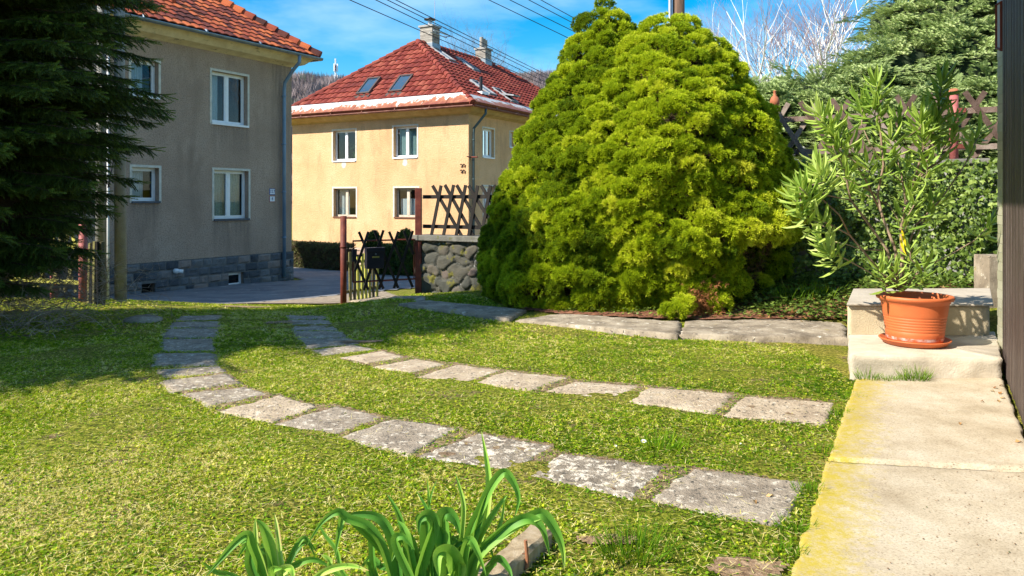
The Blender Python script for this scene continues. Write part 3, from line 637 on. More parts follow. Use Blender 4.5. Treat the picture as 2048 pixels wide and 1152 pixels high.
window(B.e, (0,0,0), EU, EN, hE[3], sill='brownsill', depth=.18, trim=.08)
for h_ in hE[4:]: window(B.e, (0,0,0), EU, EN, h_, sill='white', depth=.18, trim=.08)
# houseplant silhouettes behind the first pane
ivm = leafmat('house_plant_leaf', [(0,(.03,.07,.02)),(1,(.08,.16,.04))], .5, .2)
n = 90; a_, b_, c_, d_ = hF[0]; loc = np.c_[np.full(n,.5)+rng.uniform(-.08,.08,n), -(b_-.35+rng.normal(size=n)*.16), c_+.15+rng.random(n)**1.5*.7]
scatter('pot_plant', ivm, [(-.5,0,0),(.5,0,0),(.3,0,1),(-.3,0,1)], [(0,1,2,3)], loc, frames(rng.normal(size=(n,3))+[0,0,.8]), np.full(n,.12), rng.random(n), B.e)
pk = mat('pinkish_plinth_stone', [(.3,(.38,.25,.19)),(.6,(.5,.36,.28)),(.8,(.56,.44,.36))], 5, .95, .6, 20, attr=True)
mb = MB(); stone_plinth(mb, (-.05,0,0), FU, FN, (-Ly, .05), .2, zp, [], seed=8, wlo=.4, whi=.7, out=.03); stone_plinth(mb, (0,-.05,0), EU, EN, (-.05, Lx), .2, zp, [], seed=9, out=.03); pl = mb.build('plinth', pk, B.e)
mb = MB(); fbox(mb, (0,0,0), FU, FN, -Ly, .05, -1, zp-.005, 0, .05); fbox(mb, (0,0,0), EU, EN, .003, Lx, -1, zp-.005, 0, .047); mb.build('mortar', mort, pl)
ze = top+.30; ze_ = ze; za_ = ze+.04
mb = MB(); cove(mb, 0, Lx, 0, Ly, top-.02, ze, ov); mb.build('cornice', mat('ochre_cornice', [(.3,(.42,.27,.1)),(.7,(.58,.40,.18))], 3, .9, .2, 30), B.e)
tB = tile_mat('red_roof_tile', [(.25,(.09,.016,.012)),(.45,(.165,.026,.018)),(.55,(.21,.038,.024)),(.75,(.29,.08,.05))], .72)
rB, cB, aB = hiproof(B, 0, Lx, tB, setb, 31, None, tw=.38, th=.42, amp=.085, lift=.055)
# painted sheet-metal strip along the eaves
wm = mat('rusty_white_sheet', [(.2,(.62,.61,.62)),(.6,(.75,.74,.75))], 3, .5, spec=.4, attr=True, mixn=.8, spots=[(1.3,.47,.03,(.26,.07,.025),(1,1,3)),(7,.6,.04,(.3,.1,.05),(1,1,.2))])
def flash_nodes():
    nt = wm.node_tree; b = nt.nodes['Principled BSDF']
    tc = nt.nodes.new('ShaderNodeTexCoord'); at = N(nt, 'ShaderNodeAttribute', attribute_name='tint'); mp = nt.nodes.new('ShaderNodeMapping'); mp.inputs['Scale'].default_value = (1.2, 1.2, .25)
    nz = N(nt, 'ShaderNodeTexNoise', i_Scale=3.2, i_Detail=6, i_Roughness=.65); nt.links.new(tc.outputs['Object'], mp.inputs[0]); nt.links.new(mp.outputs[0], nz.inputs['Vector'])
    ad = N(nt, 'ShaderNodeMath', operation='MULTIPLY_ADD'); nt.links.new(nz.outputs[0], ad.inputs[0]); ad.inputs[1].default_value = 2.4; nt.links.new(at.outputs['Fac'], ad.inputs[2])
    r = ramp(nt, [(.0,(.56,.55,.56)),(.68,(.52,.51,.51)),(.73,(.34,.13,.06)),(1,(.20,.05,.03))], ad.outputs[0]); d = N(nt, 'ShaderNodeMath', operation='MULTIPLY'); d.inputs[1].default_value = .43
    nt.links.new(ad.outputs[0], d.inputs[0]); nt.links.new(d.outputs[0], r.inputs[0]); nt.links.new(r.outputs[0], b.inputs['Base Color'])
flash_nodes()
fl = MB()
for (a, b, ap, k) in ((cB[3], cB[0], aB[0], 9), (cB[0], cB[1], aB[0], 12)):
    a, b, ap = Vector(a), Vector(b), Vector(ap); u = (b-a).normalized(); nn = u.cross(ap-a).normalized(); nn = nn if nn.z > 0 else -nn; up = nn.cross(u); up = up if up.z > 0 else -up
    L = (b-a).length; w = .72; sl = (ap-a).dot(u)/((ap-a).dot(up)) if (ap-a).dot(up) else 0
    sr = ((b-ap).dot(u))/((ap-a).dot(up))
    if k == 12: sr = .9
    for i in range(k):
        s0, s1 = L*i/k, L*(i+1)/k; o = nn*.16; dl = sl*w if i == 0 else 0; dr = sr*w if i == k-1 else 0
        fl.add([a+u*s0+o-up*.03, a+u*(s1-.025)+o-up*.03, a+u*(s1-.025-dr)+o+up*w, a+u*(s0+dl)+o+up*w], [(0,1,2,3)]); pr = random.uniform(-.18,.12); fl.t[-4:] = [1+pr, 1+pr, pr, pr]
        fl.add([a+u*s0-up*.03, a+u*s1-up*.03, a+u*(s1-.025)+o-up*.03, a+u*s0+o-up*.03], [(0,1,2,3)], 1.1)
fl.build('eave_flashing', wm, rB)
mb = MB(); gutter(mb, [(-o_-.05,Ly+o_,ze),(-o_-.05,-o_-.05,ze)]); gutter(mb, [(-o_-.05,-o_-.05,ze),(Lx+o_,-o_-.05,ze)]); mb.build('gutter', M['gutter_rust'], B.e, True)
d0 = B.hit(947, 350, (0,-.12,0), (0,1,0)).x
mb = MB(); mb.tube([(d0+.12,-o_-.05,ze-.06),(d0+.12,-o_-.05,ze-.3),(d0+.06,-o_+.2,ze-.6),(d0,-.15,ze-.95),(d0,-.12,ze-1.2),(d0,-.12,.3)], .06, 12)
for z in (ze-1.5, ze-3.3): mb.tube([(d0,-.12,z-.03),(d0,-.12,z+.03)], .07, 12)
mb.build('downpipe', M['pipeb'], B.e, True)
p = B.hit(940, 314, (0,0,0), (1,0,0)); mb = MB(); mb.tube([(0.05,-.02,p.z),(-.1,-.55,p.z-.02)], .03, 8); mb.tube([(.3,-.14,p.z),(-.35,-.14,p.z)], .025, 8); mb.build('bracket', M['rust'], B.e)
# iron ornament near the corner, cracked render patches under the windows
irn = mat('wrought_iron', [(.3,(.03,.015,.012)),(.7,(.07,.035,.025))], 9, .6)
for (yy, q) in ((331, 0), (343, 1)):
    mb = MB()
    for cx in (922, 927.5):
        c = B.hit(cx, yy, (-.02,0,0), (1,0,0)); r = .055
        mb.tube([c+Vector((-.0, r*math.cos(t_), r*1.3*math.sin(t_)+(.03*t_/6 if q else 0))) for t_ in np.linspace(.6 if cx < 925 else -1.5, 4.9 if cx < 925 else 4.2, 14)], .016, 6)
        mb.tube([c+Vector((0,-.06,-.1)), c+Vector((0,-.09,.02))], .014, 6)
    mb.build('iron_ornament', irn, B.e)
patch = mat('grey_filler', [(.3,(.45,.42,.4)),(.7,(.6,.57,.53))], 9, .95, .4, 40)
for px, py in ((688, 330), (810, 325)):
    c = B.hit(px, py, (0,0,0), (1,0,0)); mb = MB(); pts = [(-.004, c.y+(.13+.05*random.random())*math.cos(t_), c.z+(.15+.05*random.random())*math.sin(t_)) for t_ in np.linspace(0, 6.28, 12)[:-1]]
    mb.add(pts, [tuple(range(11))]); mb.build('render_patch', patch, B.e)
# skylights
skf = mat('dark_skylight_frame', [(.3,(.06,.04,.035)),(.7,(.1,.07,.06))], 5, .5)
skg = mat('skylight_glass', [(.3,(.02,.05,.09)),(.7,(.03,.07,.12))], 1, .06, spec=.9)
skz = mat('skylight_zinc', [(.3,(.22,.23,.25)),(.7,(.32,.33,.35))], 5, .55, metal=.2)
def skylight(px, py, a, b, ap, w=.85, h=1.35, fm=skf, openang=0, **k):
    a, b, ap = Vector(a), Vector(b), Vector(ap); u = (b-a).normalized(); nn = u.cross(ap-a).normalized(); nn = nn if nn.z > 0 else -nn; up = nn.cross(u); up = up if up.z > 0 else -up
    c = B.hit(px, py, a+nn*.1, nn); Mx = Matrix((u, up, nn)).transposed().to_4x4(); Mx.translation = c
    f = MB(); w2, h2 = w/2, h/2
    for q in (((-w2,-h2,-.06),(-w2+.09,h2,.07)), ((w2-.09,-h2,-.06),(w2,h2,.07)), ((-w2+.09,h2-.1,-.06),(w2-.09,h2,.08)), ((-w2+.09,-h2,-.06),(w2-.09,-h2+.1,.07)), ((-w2-.08,-h2-.25,-.05),(w2+.08,-h2,-.01))): f.box(*q, M=Mx)
    fo = f.build('skylight', fm, rB, **k); g = MB(); Mg = Mx
    if openang:
        Mg = Mx @ Matrix.Translation((0,0,.02)) @ Matrix.Rotation(openang, 4, 'X')
        f2 = MB()
        for q in (((-w2+.05,-h2,-.0),(-w2+.12,h2,.07)), ((w2-.12,-h2,-.0),(w2-.05,h2,.07)), ((-w2+.12,h2-.08,0),(w2-.12,h2,.07)), ((-w2+.12,-h2,0),(w2-.12,-h2+.08,.07))): f2.box(*q, M=Mg)
        f2.build('sash', fm, fo)
    g.box((-w2+.09,-h2+.1,.02),(w2-.09,h2-.1,.035), M=Mg); g.build('pane', skg, fo)
skylight(737.5, 172, cB[3], cB[0], aB[0]); skylight(802, 167, cB[3], cB[0], aB[0])
for px, py in ((886, 109), (935, 129), (966, 176)): skylight(px, py, cB[0], cB[1], aB[0], w=.7, h=1.4, fm=skz)
skylight(1010, 191, cB[0], cB[1], aB[0], w=.8, h=1.4, fm=skz, openang=R(-24), label='skylight tilted open')
# chimneys
brick = mat('whitewashed_brick', [(.3,(.2,.18,.16)),(.6,(.36,.33,.29)),(.8,(.46,.43,.38))], 5, .95, .5, 40, attr=True)
def chimney(x, y, z0, z1, w, d, pots, **k):
    mb = MB(); n = int((z1-z0)/.1)
    for i in range(n):
        z = z0+(z1-z0)*i/n; zz = z0+(z1-z0)*(i+1)/n-.012; q = .0 if i % 2 else .006
        for s_ in range(4):
            a0 = -w/2+w*s_/4; mb.box((x+a0+.004,y-d/2-q,z),(x+a0+w/4-.004,y+d/2+q,zz), random.random())
    mb.box((x-w/2+.01,y-d/2+.01,z0),(x+w/2-.01,y+d/2-.01,z1), .1)
    c = mb.build('chimney', brick, rB, **k)
    s = MB(); s.box((x-w/2-.07,y-d/2-.07,z1),(x+w/2+.07,y+d/2+.07,z1+.1)); s.build('cap_slab', M['concrete'], c)
    s = MB(); s.box((x-w/2-.03,y-d/2-.03,z0),(x+w/2+.03,y+d/2+.03,z0+.62)); s.build('lead_flashing', M['zinc'], c)
    s = MB()
    for px_, r, h in pots: s.tube([(x+px_,y,z1+.1),(x+px_,y,z1+.1+h)], r, 12)
    s.build('flue_pot', brick if len(pots) > 1 else M['steel'], c)
    if len(pots) == 1: s = MB(); s.tube([(x,y,z1+.45),(x,y,z1+.5),(x,y,z1+.58)], [.32,.3,.05], 16); s.build('cowl', M['black'], c)
    return c
zr = ze+rise
c1 = chimney(aB[0][0]+1.0, Ly/2-.1, zr-.55, zr+.95, .72, .8, [(0,.12,.4)], label='left whitewashed chimney with a black cowl'); chimney(aB[0][0]+6.6, Ly/2-.1, zr-.5, zr+.70, .72, .7, [(-.22,.12,.65),(0.02,.12,.6),(.25,.12,.55)], label='right whitewashed chimney with three pots')
mb = MB(); x_ = aB[0][0]+1.0; mb.tube([(x_+.6,Ly/2,zr),(x_+.6,Ly/2,zr+2.6)], .02, 6); mb.build('lightning_rod', M['steel'], rB)
mb = MB(); y_ = Ly/2-.6; mb.tube([(x_-.7,y_,zr+.55),(x_+.9,y_,zr+.55)], .025, 6); mb.tube([(x_-.7,y_-.25,zr+.62),(x_+.9,y_-.25,zr+.62)], .03, 6); mb.tube([(x_+.9,y_-.3,zr+.6),(x_+.9,y_+.2,zr+.6)], .02, 6); mb.build('aerial', M['steel'], rB)
v = B.hit(962, 185, Vector(cB[0])+Vector((0,0,.1)), (Vector(cB[1])-Vector(cB[0])).cross(Vector(aB[0])-Vector(cB[0])))
mb = MB(); mb.tube([v-Vector((0,0,.1)), v+Vector((0,0,.75))], .08, 12); mb.build('flue', M['black'], rB)
mb = MB(); mb.box((v.x-.3,v.y-.25,v.z-.12),(v.x+.3,v.y+.25,v.z+.02)); mb.build('flue_flashing', M['white'], rB)
# ---------------------------------------------------------------- the house at the right edge
C0 = Vector((4.335, 6.72, 0)); dC = Vector((D1[0], D1[1], 0)); nC = Vector((-D1[1], D1[0], 0))
He = empty('house', (C0.x, C0.y, 0), math.atan2(D1[1], D1[0]), label='house at the right edge with a dark boarded wall and a tiled corner', cat='house')
# local: x along the wall (0 = far end of the boards), y = outward (toward the garden)
bw = mat('dark_stained_boards', [(.3,(.04,.027,.023)),(.55,(.075,.052,.044)),(.75,(.16,.125,.11))], 4, .55, .7, 45, stretch=(1,1,.08), spec=.45)
mb = MB(); x = 0; i = 0
while x > -3.4: mb.box((x-.118, -.02, .02), (x, .022+.003*(i % 2), 4.0), random.random()); x -= .122; i += 1
mb.build('board_wall', bw, He)
mb = MB(); mb.box((-3.41,-5,-.05),(-.002,-.021,4.0)); mb.box((0,-5,-.1),(.02,-.021,4.0)); mb.build('inner_wall', M['concrete'], He)
tl = mat('glazed_cream_tile', [(.3,(.36,.35,.24)),(.7,(.46,.44,.32))], 3, .35, spec=.5, attr=True, mixn=.4)
mb = MB()
tx0, ty0 = .022, -.03; tdir = Vector((.458, .0615, 0)).normalized()
for r in range(47):
    z0 = .0+r*.085
    for c in range(3):
        o = .0 if r % 2 else -.08; a0 = max(0, c*.16+o); a1 = min(.42, c*.16+o+.157)
        if a1 <= a0+.01: continue
        p = Vector((tx0,ty0,0))+tdir*a0; q = Vector((tx0,ty0,0))+tdir*a1; n_ = Vector((-tdir.y, tdir.x, 0))
        mb.add([p+Vector((0,0,z0)), q+Vector((0,0,z0)), q+Vector((0,0,z0+.082)), p+Vector((0,0,z0+.082)), p+n_*.012+Vector((0,0,z0)), q+n_*.012+Vector((0,0,z0)), q+n_*.012+Vector((0,0,z0+.082)), p+n_*.012+Vector((0,0,z0+.082))], [(4,5,6,7)[::-1],(4,5,6,7),(0,1,5,4),(3,2,6,7),(0,4,7,3),(1,2,6,5)], random.random())
mb.build('tiled_corner', tl, He)
mb = MB(); mb.prism([(tx0,ty0-.01),(tx0,-.6),(tx0+.43,-.6),(tx0+.43,ty0-.05)], -.1, 4.0); mb.build('corner_wall', M['concrete'], He)
# canopy over the entrance, above the picture
mb = MB(); mb.box((-4.7, -5, 4.002), (.5, 1.78, 4.12)); mb.build('canopy', M['fencewood'], He)
# small framed plate hanging at the tiled corner
E0 = Vector((tx0,ty0,0)); P0 = E0+tdir*.14; n_ = Vector((-tdir.y, tdir.x, 0)); px_ = MB()
pts = [P0+n_*.03+Vector((0,0,2.85)), P0+tdir*.2+n_*.03+Vector((0,0,2.9)), P0+tdir*.2+n_*.03+Vector((0,0,3.3)), P0+n_*.03+Vector((0,0,3.28))]
px_.tube(pts+[pts[0]], .016, 6); fr = px_.build('wall_plaque', M['rust'], He)
px_ = MB(); px_.add(pts, [(0,1,2,3)]); px_.build('plaque_face', mat('pale_plaque', [(.3,(.4,.42,.45)),(.7,(.55,.56,.6))], 6, .6), fr)
# ================================================================== STEPS, SLABS, EDGING
def stepmat(name, stops, **k): return mat(name, stops, 3, .9, .4, 70, detail=8, spec=.15, **k)
st_m = stepmat('pale_step_concrete', [(.3,(.38,.32,.24)),(.55,(.52,.45,.35)),(.75,(.6,.55,.46))], spots=[(9,.66,.04,(.34,.29,.22))])
core_dark = mat('crack_shadow_dirt', [(.3,(.05,.035,.025)),(.7,(.1,.07,.05))], 20, 1)
st_f = stepmat('rendered_riser', [(.3,(.4,.33,.22)),(.6,(.56,.46,.31)),(.8,(.62,.52,.37))])
z1, z2 = .2, .48
FL, FR, BR, BL = GZ(1700,708,z1), GZ(2004,716,z1), GZ(1990,671,z1), GZ(1697,669,z1)
stp = empty('garden_steps', (3.6, 6.9, 0), label='two pale concrete steps by the tiled house corner, carrying the big terracotta pot', cat='steps')
def stepblock(corn, zt, zb, m, name, par, n=30, ra=.012, lip=0):
    c = [Vector(p)-Vector(stp.location) for p in corn]; V = []; f = []
    ring = []
    for s in range(4):
        for i in range(n): ring.append(c[s].lerp(c[(s+1)%4], i/n))
    L = len(ring); lv = [(0, .03), (0, .0)] ; zs = np.linspace(zt, zb, 7); ctr = sum(c, Vector())/4
    V.append((ctr.x, ctr.y, zt))
    for k, z in enumerate([zt]+list(np.linspace(zt-.012, zb, 8))):
        for p in ring:
            d = (ctr-p); d.z = 0; d.normalize(); q = p+d*((.014 if k == 0 else 0)+ra*mnoise.noise((p.x*6, p.y*6, z*9))+ra*.6*mnoise.noise((p.x*22, p.y*22, z*30))); V.append((q.x, q.y, z+(.004*mnoise.noise((p.x*8, p.y*8, 0)) if k < 2 else 0)))
    for i in range(L): f.append((0, 1+i, 1+(i+1)%L))
    for k in range(8):
        for i in range(L): a = 1+k*L; f.append((a+i, a+L+i, a+L+(i+1)%L, a+(i+1)%L))
    mb = MB(); mb.v = [tuple(v) for v in V]; mb.f = f; mb.t = [.5]*len(V); return mb.build(name, m, par, True)
stepblock([FL, FR, BR*1.03, BL*1.03], z1, -.1, st_m, 'lower_step', stp, ra=.02)
UL, UR = Vector((GZ(1697,669,z1).x-.01, GZ(1697,669,z1).y, 0)), Vector((GZ(1979,671,z1).x, GZ(1979,671,z1).y, 0))
U3, U4 = GZ(1975,580,z2), GZ(1712,581,z2)
stepblock([UL, UR, Vector((U3.x,U3.y,0)), Vector((U4.x,U4.y,0))], z2, z1+.001, st_f, 'upper_step', stp, ra=.006)
mb = MB(); o_s = Vector(stp.location)
Lh = [UL-o_s+Vector((-.02,-.03,0)), UR-o_s+Vector((.02,-.03,0)), Vector((U3.x+.03,U3.y,0))-o_s, Vector((U4.x-.03,U4.y,0))-o_s]
mb.prism([(p.x,p.y) for p in Lh], z2+.002, z2+.022); mb.build('tread_slab', stepmat('grey_tread', [(.3,(.36,.31,.25)),(.7,(.5,.44,.36))]), stp, bev=.006)
# concrete edging slabs along the bed
em = mat('weathered_edging_concrete', [(.3,(.14,.11,.08)),(.5,(.30,.245,.18)),(.7,(.47,.395,.30))], 4, .95, .8, 60, detail=10, spots=[(11,.60,.05,(.60,.55,.46)),(30,.6,.03,(.09,.075,.06)),(3,.64,.05,(.33,.27,.06))])
ed = [('left', [GP(985,633,.03), GP(1130,628,.04), GP(1372,672,.04), GP(1240,664,.04)], 0),
      ('mid', [GP(1135,627,.05), GP(1352,640,.05), GP(1362,672,.06), GP(1225,664,.05)], 0)]
SLG = 'concrete slabs edging the planting bed'
slab('edging_slab', [GZ(1372,641,.06), GZ(1690,634,.06), GZ(1694,675,.06), GZ(1362,667,.06)], em, th=.14, n=34, rag=.02, rough=.008, label='long raised concrete edging slab ending at the steps', cat='slab', group=SLG)
slab('edging_slab', [GZ(1120,626,.05), GZ(1364,643,.07), GZ(1354,668,.07), GZ(1030,639,.04)], em, th=.14, n=34, rag=.035, rough=.009, label='pale lichened edging slab in front of the dwarf conifers', cat='slab', group=SLG)
slab('edging_slab', [GP(855,600,.05), GP(1050,618,.05), GP(1018,637,.05), GP(800,606,.05)], em, th=.14, n=26, rag=.02, label='shaded edging slab between gate bank and dwarf conifers', cat='slab', group=SLG)
slab('edging_slab', [GP(705,592,.05), GP(850,591,.05), GP(850,603,.05), GP(700,599,.05)], em, th=.14, n=26, rag=.02, label='dark mossy slab forming the garden gate threshold', cat='slab', group=SLG)
# stepping slabs, two wheel tracks
def slabmat(name, a, b, c, li, lt):
    return mat(name, [(.3,a),(.5,b),(.7,c)], 5, .95, 1, 50, detail=12, bdist=.018, spots=[(20,lt,.05,li),(34,.57,.05,(.1,.088,.07)),(6,.7,.05,(.3,.24,.06))])
sm = [slabmat('rough_lichen_slab', (.15,.12,.09), (.29,.24,.18), (.42,.35,.27), (.66,.58,.47), .51), slabmat('worn_grey_slab', (.20,.16,.12), (.33,.27,.205), (.44,.37,.285), (.60,.53,.43), .56), slabmat('pale_sandy_slab', (.33,.25,.175), (.47,.37,.26), (.56,.46,.34), (.66,.59,.47), .59)]
near = [([(1385,935),(1615,963),(1558,1048),(1298,1000)],1),([(1120,905),(1332,932),(1262,997),(1058,950)],0),([(955,865),(1112,890),(1022,943),(830,912)],0),([(785,837),(915,856),(818,907),(677,872)],1),
 ([(675,811),(766,832),(673,868),(545,848)],1),([(560,790),(637,812),(545,843),(432,822)],2),([(490,773),(540,787),(421,812),(362,786)],1),([(455,746),(483,764),(344,782),(321,760)],1),
 ([(322,738),(440,732),(452,743),(326,752)],1),([(313,705),(429,705),(432,730),(312,728)],1),([(326,677),(426,676),(430,701),(324,701)],1),([(332,657),(433,656),(431,673),(326,674)],1),([(350,643),(437,642),(435,654),(337,655)],1),([(366,631),(440,630),(438,640),(352,641)],1)]
far = [([(1487,792),(1672,804),(1650,848),(1442,832)],2),([(1296,773),(1468,787),(1428,825),(1257,803)],2),([(1150,762),(1282,771),(1220,800),(1089,782)],2),([(1012,742),(1136,754),(1059,779),(950,764)],2),([(915,728),(1003,740),(940,762),(832,754)],2),
 ([(833,717),(892,727),(822,744),(748,732)],2),([(768,701),(812,713),(730,727),(676,715)],2),([(710,689),(752,697),(650,709),(618,700)],1),([(600,676),(700,676),(722,687),(614,695)],1),([(590,661),(680,662),(697,674),(600,674)],1),([(582,649),(667,650),(680,660),(590,660)],1),([(578,639),(655,640),(666,648),(583,647.5)],1),([(574,630),(648,631),(654,638),(578,637.5)],1)]
ordn = ['first','second','third','fourth','fifth','sixth','seventh','eighth','ninth','tenth','eleventh','twelfth','thirteenth','fourteenth']
for row, nm, grp in ((near, 'front track', 'stepping slabs of the front wheel track'), (far, 'rear track', 'stepping slabs of the rear wheel track')):
    for i, (c, k) in enumerate(row):
        desc = ['rough lichen-covered', 'worn grey', 'pale sandy'][k]
        slab('stepping_slab', [GP(x, y, .010+.004*(i % 2)) for x, y in c], sm[k], th=.08, n=24 if i < 6 else 14, rag=.02, grow=.012 if i < 8 else .035, rough=.010 if k == 0 else .006,
             label=f'{desc} slab in the {nm}, {ordn[i]} counted from the pavement', cat='slab', group=grp)
soil_m = mat('seam_soil', [(.3,(.10,.06,.035)),(.5,(.24,.16,.095)),(.7,(.42,.31,.2))], 25, 1, 1, 60, detail=10, spots=[(12,.56,.05,(.07,.11,.02))])
SEAM = []
for row, nn in ((near, 8), (far, 7)):
    tp = []; bt = []
    for c, k in row[:nn]: tp += [c[1], c[0]]; bt += [c[2], c[3]]
    tp = [(GP(x, y-3).x, GP(x, y-3).y) for x, y in tp]; bt = [(GP(x, y+4).x, GP(x, y+4).y) for x, y in bt]; SEAM.append(tp+bt[::-1])
    drape('seam_soil', SEAM[-1], soil_m, .006, .03, kind='structure')
# ================================================================== TERRACOTTA POT
pc = GZ(1829, 688, z1); pc.z = z1+.004
terr = mat('terracotta_plastic', [(.3,(.50,.115,.035)),(.7,(.58,.15,.05))], 3, .5, .06, 60, spec=.35, spots=[(6,.68,.1,(.6,.24,.12))])
pot = empty('flower_pot', pc, label='big round terracotta pot on a saucer, standing on the lower step', cat='pot')
Hp = .44; ro = .305
mb = MB(); prof = [(.0,.03),(.225,.03),(.232,.05)]
for i in range(1, 14):
    z = .05+(Hp-.12)*i/13; prof.append((.232+.045*i/13, z))
prof2 = []
for r_, z in prof:
    prof2.append((r_, z))
    if .12 < z < .26: prof2 += [(r_-.003, z+.004), (r_-.003, z+.007), (r_, z+.011)]
prof2 = sorted(prof2[2:], key=lambda q: q[1]); prof2 = [(.0,.03),(.225,.03)]+prof2+[(.279,Hp-.065),(.286,Hp-.06),(.288,Hp-.045),(.312,Hp-.035),(.318,Hp-.02),(.317,Hp-.006),(.31,Hp),(.285,Hp),(.278,Hp-.01),(.272,Hp-.08)]
mb.lathe(prof2, n=64); mb.build('pot_body', terr, pot, True)
mb = MB(); mb.lathe([(0,0),(.24,0),(.262,.01),(.283,.038),(.295,.043),(.297,.05),(.29,.054),(.28,.05),(.262,.025),(.2,.02),(0,.02)], n=64); mb.build('saucer', terr, pot, True)
lime = mat('lime_crust', [(.4,(.5,.13,.05)),(.55,(.6,.45,.4)),(.7,(.7,.62,.58))], 14, .8, .3, 80)
mb = MB(); mb.lathe([(.2335,.052),(.2375,.07),(.2395,.078)], n=64); mb.build('lime_stain', lime, pot, True)
mb = MB(); mb.lathe([(.277,Hp-.075),(.2,Hp-.06),(.1,Hp-.05),(0,Hp-.05)], n=40); mb.build('soil', mat('pot_soil', [(.3,(.03,.018,.012)),(.7,(.11,.06,.04))], 30, 1, 1, 60), pot, True)
mb = MB()
# ================================================================== STONE WALL AND LATTICE FENCES
WP = Vector((-1.8, 14.5, 0)); wd = Vector((.878, -.478, 0)).normalized(); wn = Vector((-.478, -.878, 0)).normalized()   # runs right, faces the garden
wrz = math.atan2(wd.y, wd.x)
def fieldstone(name, L, z0f, z1, m, mcap, seed=3, dens=5.2, **k):
    e_ = empty(name, (WP.x, WP.y, 0), wrz, **k); step = .022
    xs = np.arange(0, L, step); nz_ = int((z1+.6)/step); zs = np.linspace(-.6, z1, nz_)
    Xm, Zm = np.meshgrid(xs, zs); r2 = np.random.default_rng(seed)
    gx, gzz = np.meshgrid(np.arange(0, L+.3, .30), np.arange(-.7, z1+.3, .21)); gx = gx+(np.arange(gx.shape[0])[:,None] % 2)*.15
    cx = (gx+r2.uniform(-.14,.14,gx.shape)).ravel(); cz = (gzz+r2.uniform(-.09,.09,gx.shape)).ravel(); sc = r2.uniform(.6,1.5,len(cx))
    wx = Xm+.03*np.sin(Zm*17+Xm*5); wz = Zm+.03*np.sin(Xm*13)
    d = np.hypot((wx.ravel()[:,None]-cx)/1.25, wz.ravel()[:,None]-cz)/sc
    o = np.sort(d, axis=1)[:,:2]; idx = d.argmin(1); edge = np.clip((o[:,1]-o[:,0])/.05-.12, 0, 1)
    hgt = (edge**.35)*(.035+.06*r2.random(len(cx))[idx]); fine = np.array([mnoise.noise((a*9, b*9, 2)) for a, b in zip(Xm.ravel(), Zm.ravel())])*.018
    tint = np.where(edge < .25, .02, .2+.75*r2.random(len(cx))[idx])
    V = np.c_[Xm.ravel(), -(hgt+fine), Zm.ravel()]; n = len(xs); i = np.arange((nz_-1)*(n-1)); a = (i//(n-1))*n+i % (n-1)
    Q = np.stack([a, a+1, a+n+1, a+n], 1)
    npmesh('stone_face', V, Q.ravel(), np.full(len(Q), 4), m, e_, True, tint)
    mb = MB(); mb.box((0,.0,-.6),(L,.38,z1)); mb.build('wall_core', M['concrete'], e_)
    mb = MB(); mb.box((-.06,-.13,z1+.001),(L+.03,.42,z1+.10), jit=.004); mb.build('coping', mcap, e_, bev=.012)
    return e_
fs = mat('field_stones', [(.0,(.11,.10,.08)),(.2,(.08,.078,.065)),(.4,(.055,.058,.05)),(.6,(.10,.09,.07)),(.8,(.12,.09,.08)),(1,(.15,.14,.11))], 7, .95, .9, 40, attr=True, mixn=.25, bdist=.02, spots=[(4,.57,.05,(.14,.13,.03)),(16,.68,.04,(.3,.3,.26))])
cp = mat('grey_coping', [(.3,(.11,.105,.09)),(.7,(.2,.19,.165))], 6, .95, .8, 40, spots=[(9,.6,.04,(.12,.12,.04))])
wz1 = .74
fieldstone('stone_wall', 4.0, 0, wz1, fs, cp, label='low field-stone garden wall with concrete coping under the black lattice', cat='wall')
def lattice(par, L, z0, z1, railz, xs, dl, dr, mt, w=.055, side=1, rot=None, rw=.06):
    """crossed laths on two rails; local x along the fence"""
    mb = MB()
    for rz_ in railz: mb.bar((0,.0,rz_),(L,.0,rz_+.0), .045, rw, t=random.random())
    mb.build('rail', mt, par)
    a = MB(); b = MB()
    for x in xs:
        j = random.uniform(-.012, .012)
        a.bar((x+dl[0]+j, -.045, z1+j), (x+dl[1], -.045, z0), .022, w, up=(0,1,0), t=random.random()); b.bar((x+dr[0]-j, -.07, z1-j), (x+dr[1], -.07, z0), .022, w, up=(0,1,0), t=random.random())
    a.bar; o1 = a.build('lath', mt, par); b.build('lath', mt, par)
lf = empty('lattice_fence', WP+Vector((0,0,wz1+.1)) - wn*.12, wrz, label='black weathered lattice fence on the stone wall beside the gate', cat='fence')
k_ = 14.5/1530
def laths(par, xs, z0, z1, dl, dr, mt, w, yo=(-.04,-.064)):
    for x in xs:
        j = random.uniform(-.012, .012)
        for d, y in ((dl, yo[0]), (dr, yo[1])):
            mb = MB(); mb.bar((x+d[0]+j, y, z1+j), (x+d[1]+random.uniform(-.015,.015), y, z0), w, .02, up=(0,1,0), t=random.random()); mb.build('lath', mt, par)
for zr_ in (.16, .72): mb = MB(); mb.bar((.06,0,zr_),(3.9,0,zr_), .045, .07); mb.build('rail', M['darkwood'], lf)
laths(lf, [.30+.268*i for i in range(-1, 13)][1:], .0, .93, (-.0,.64), (.21,.0), M['darkwood'], .062)
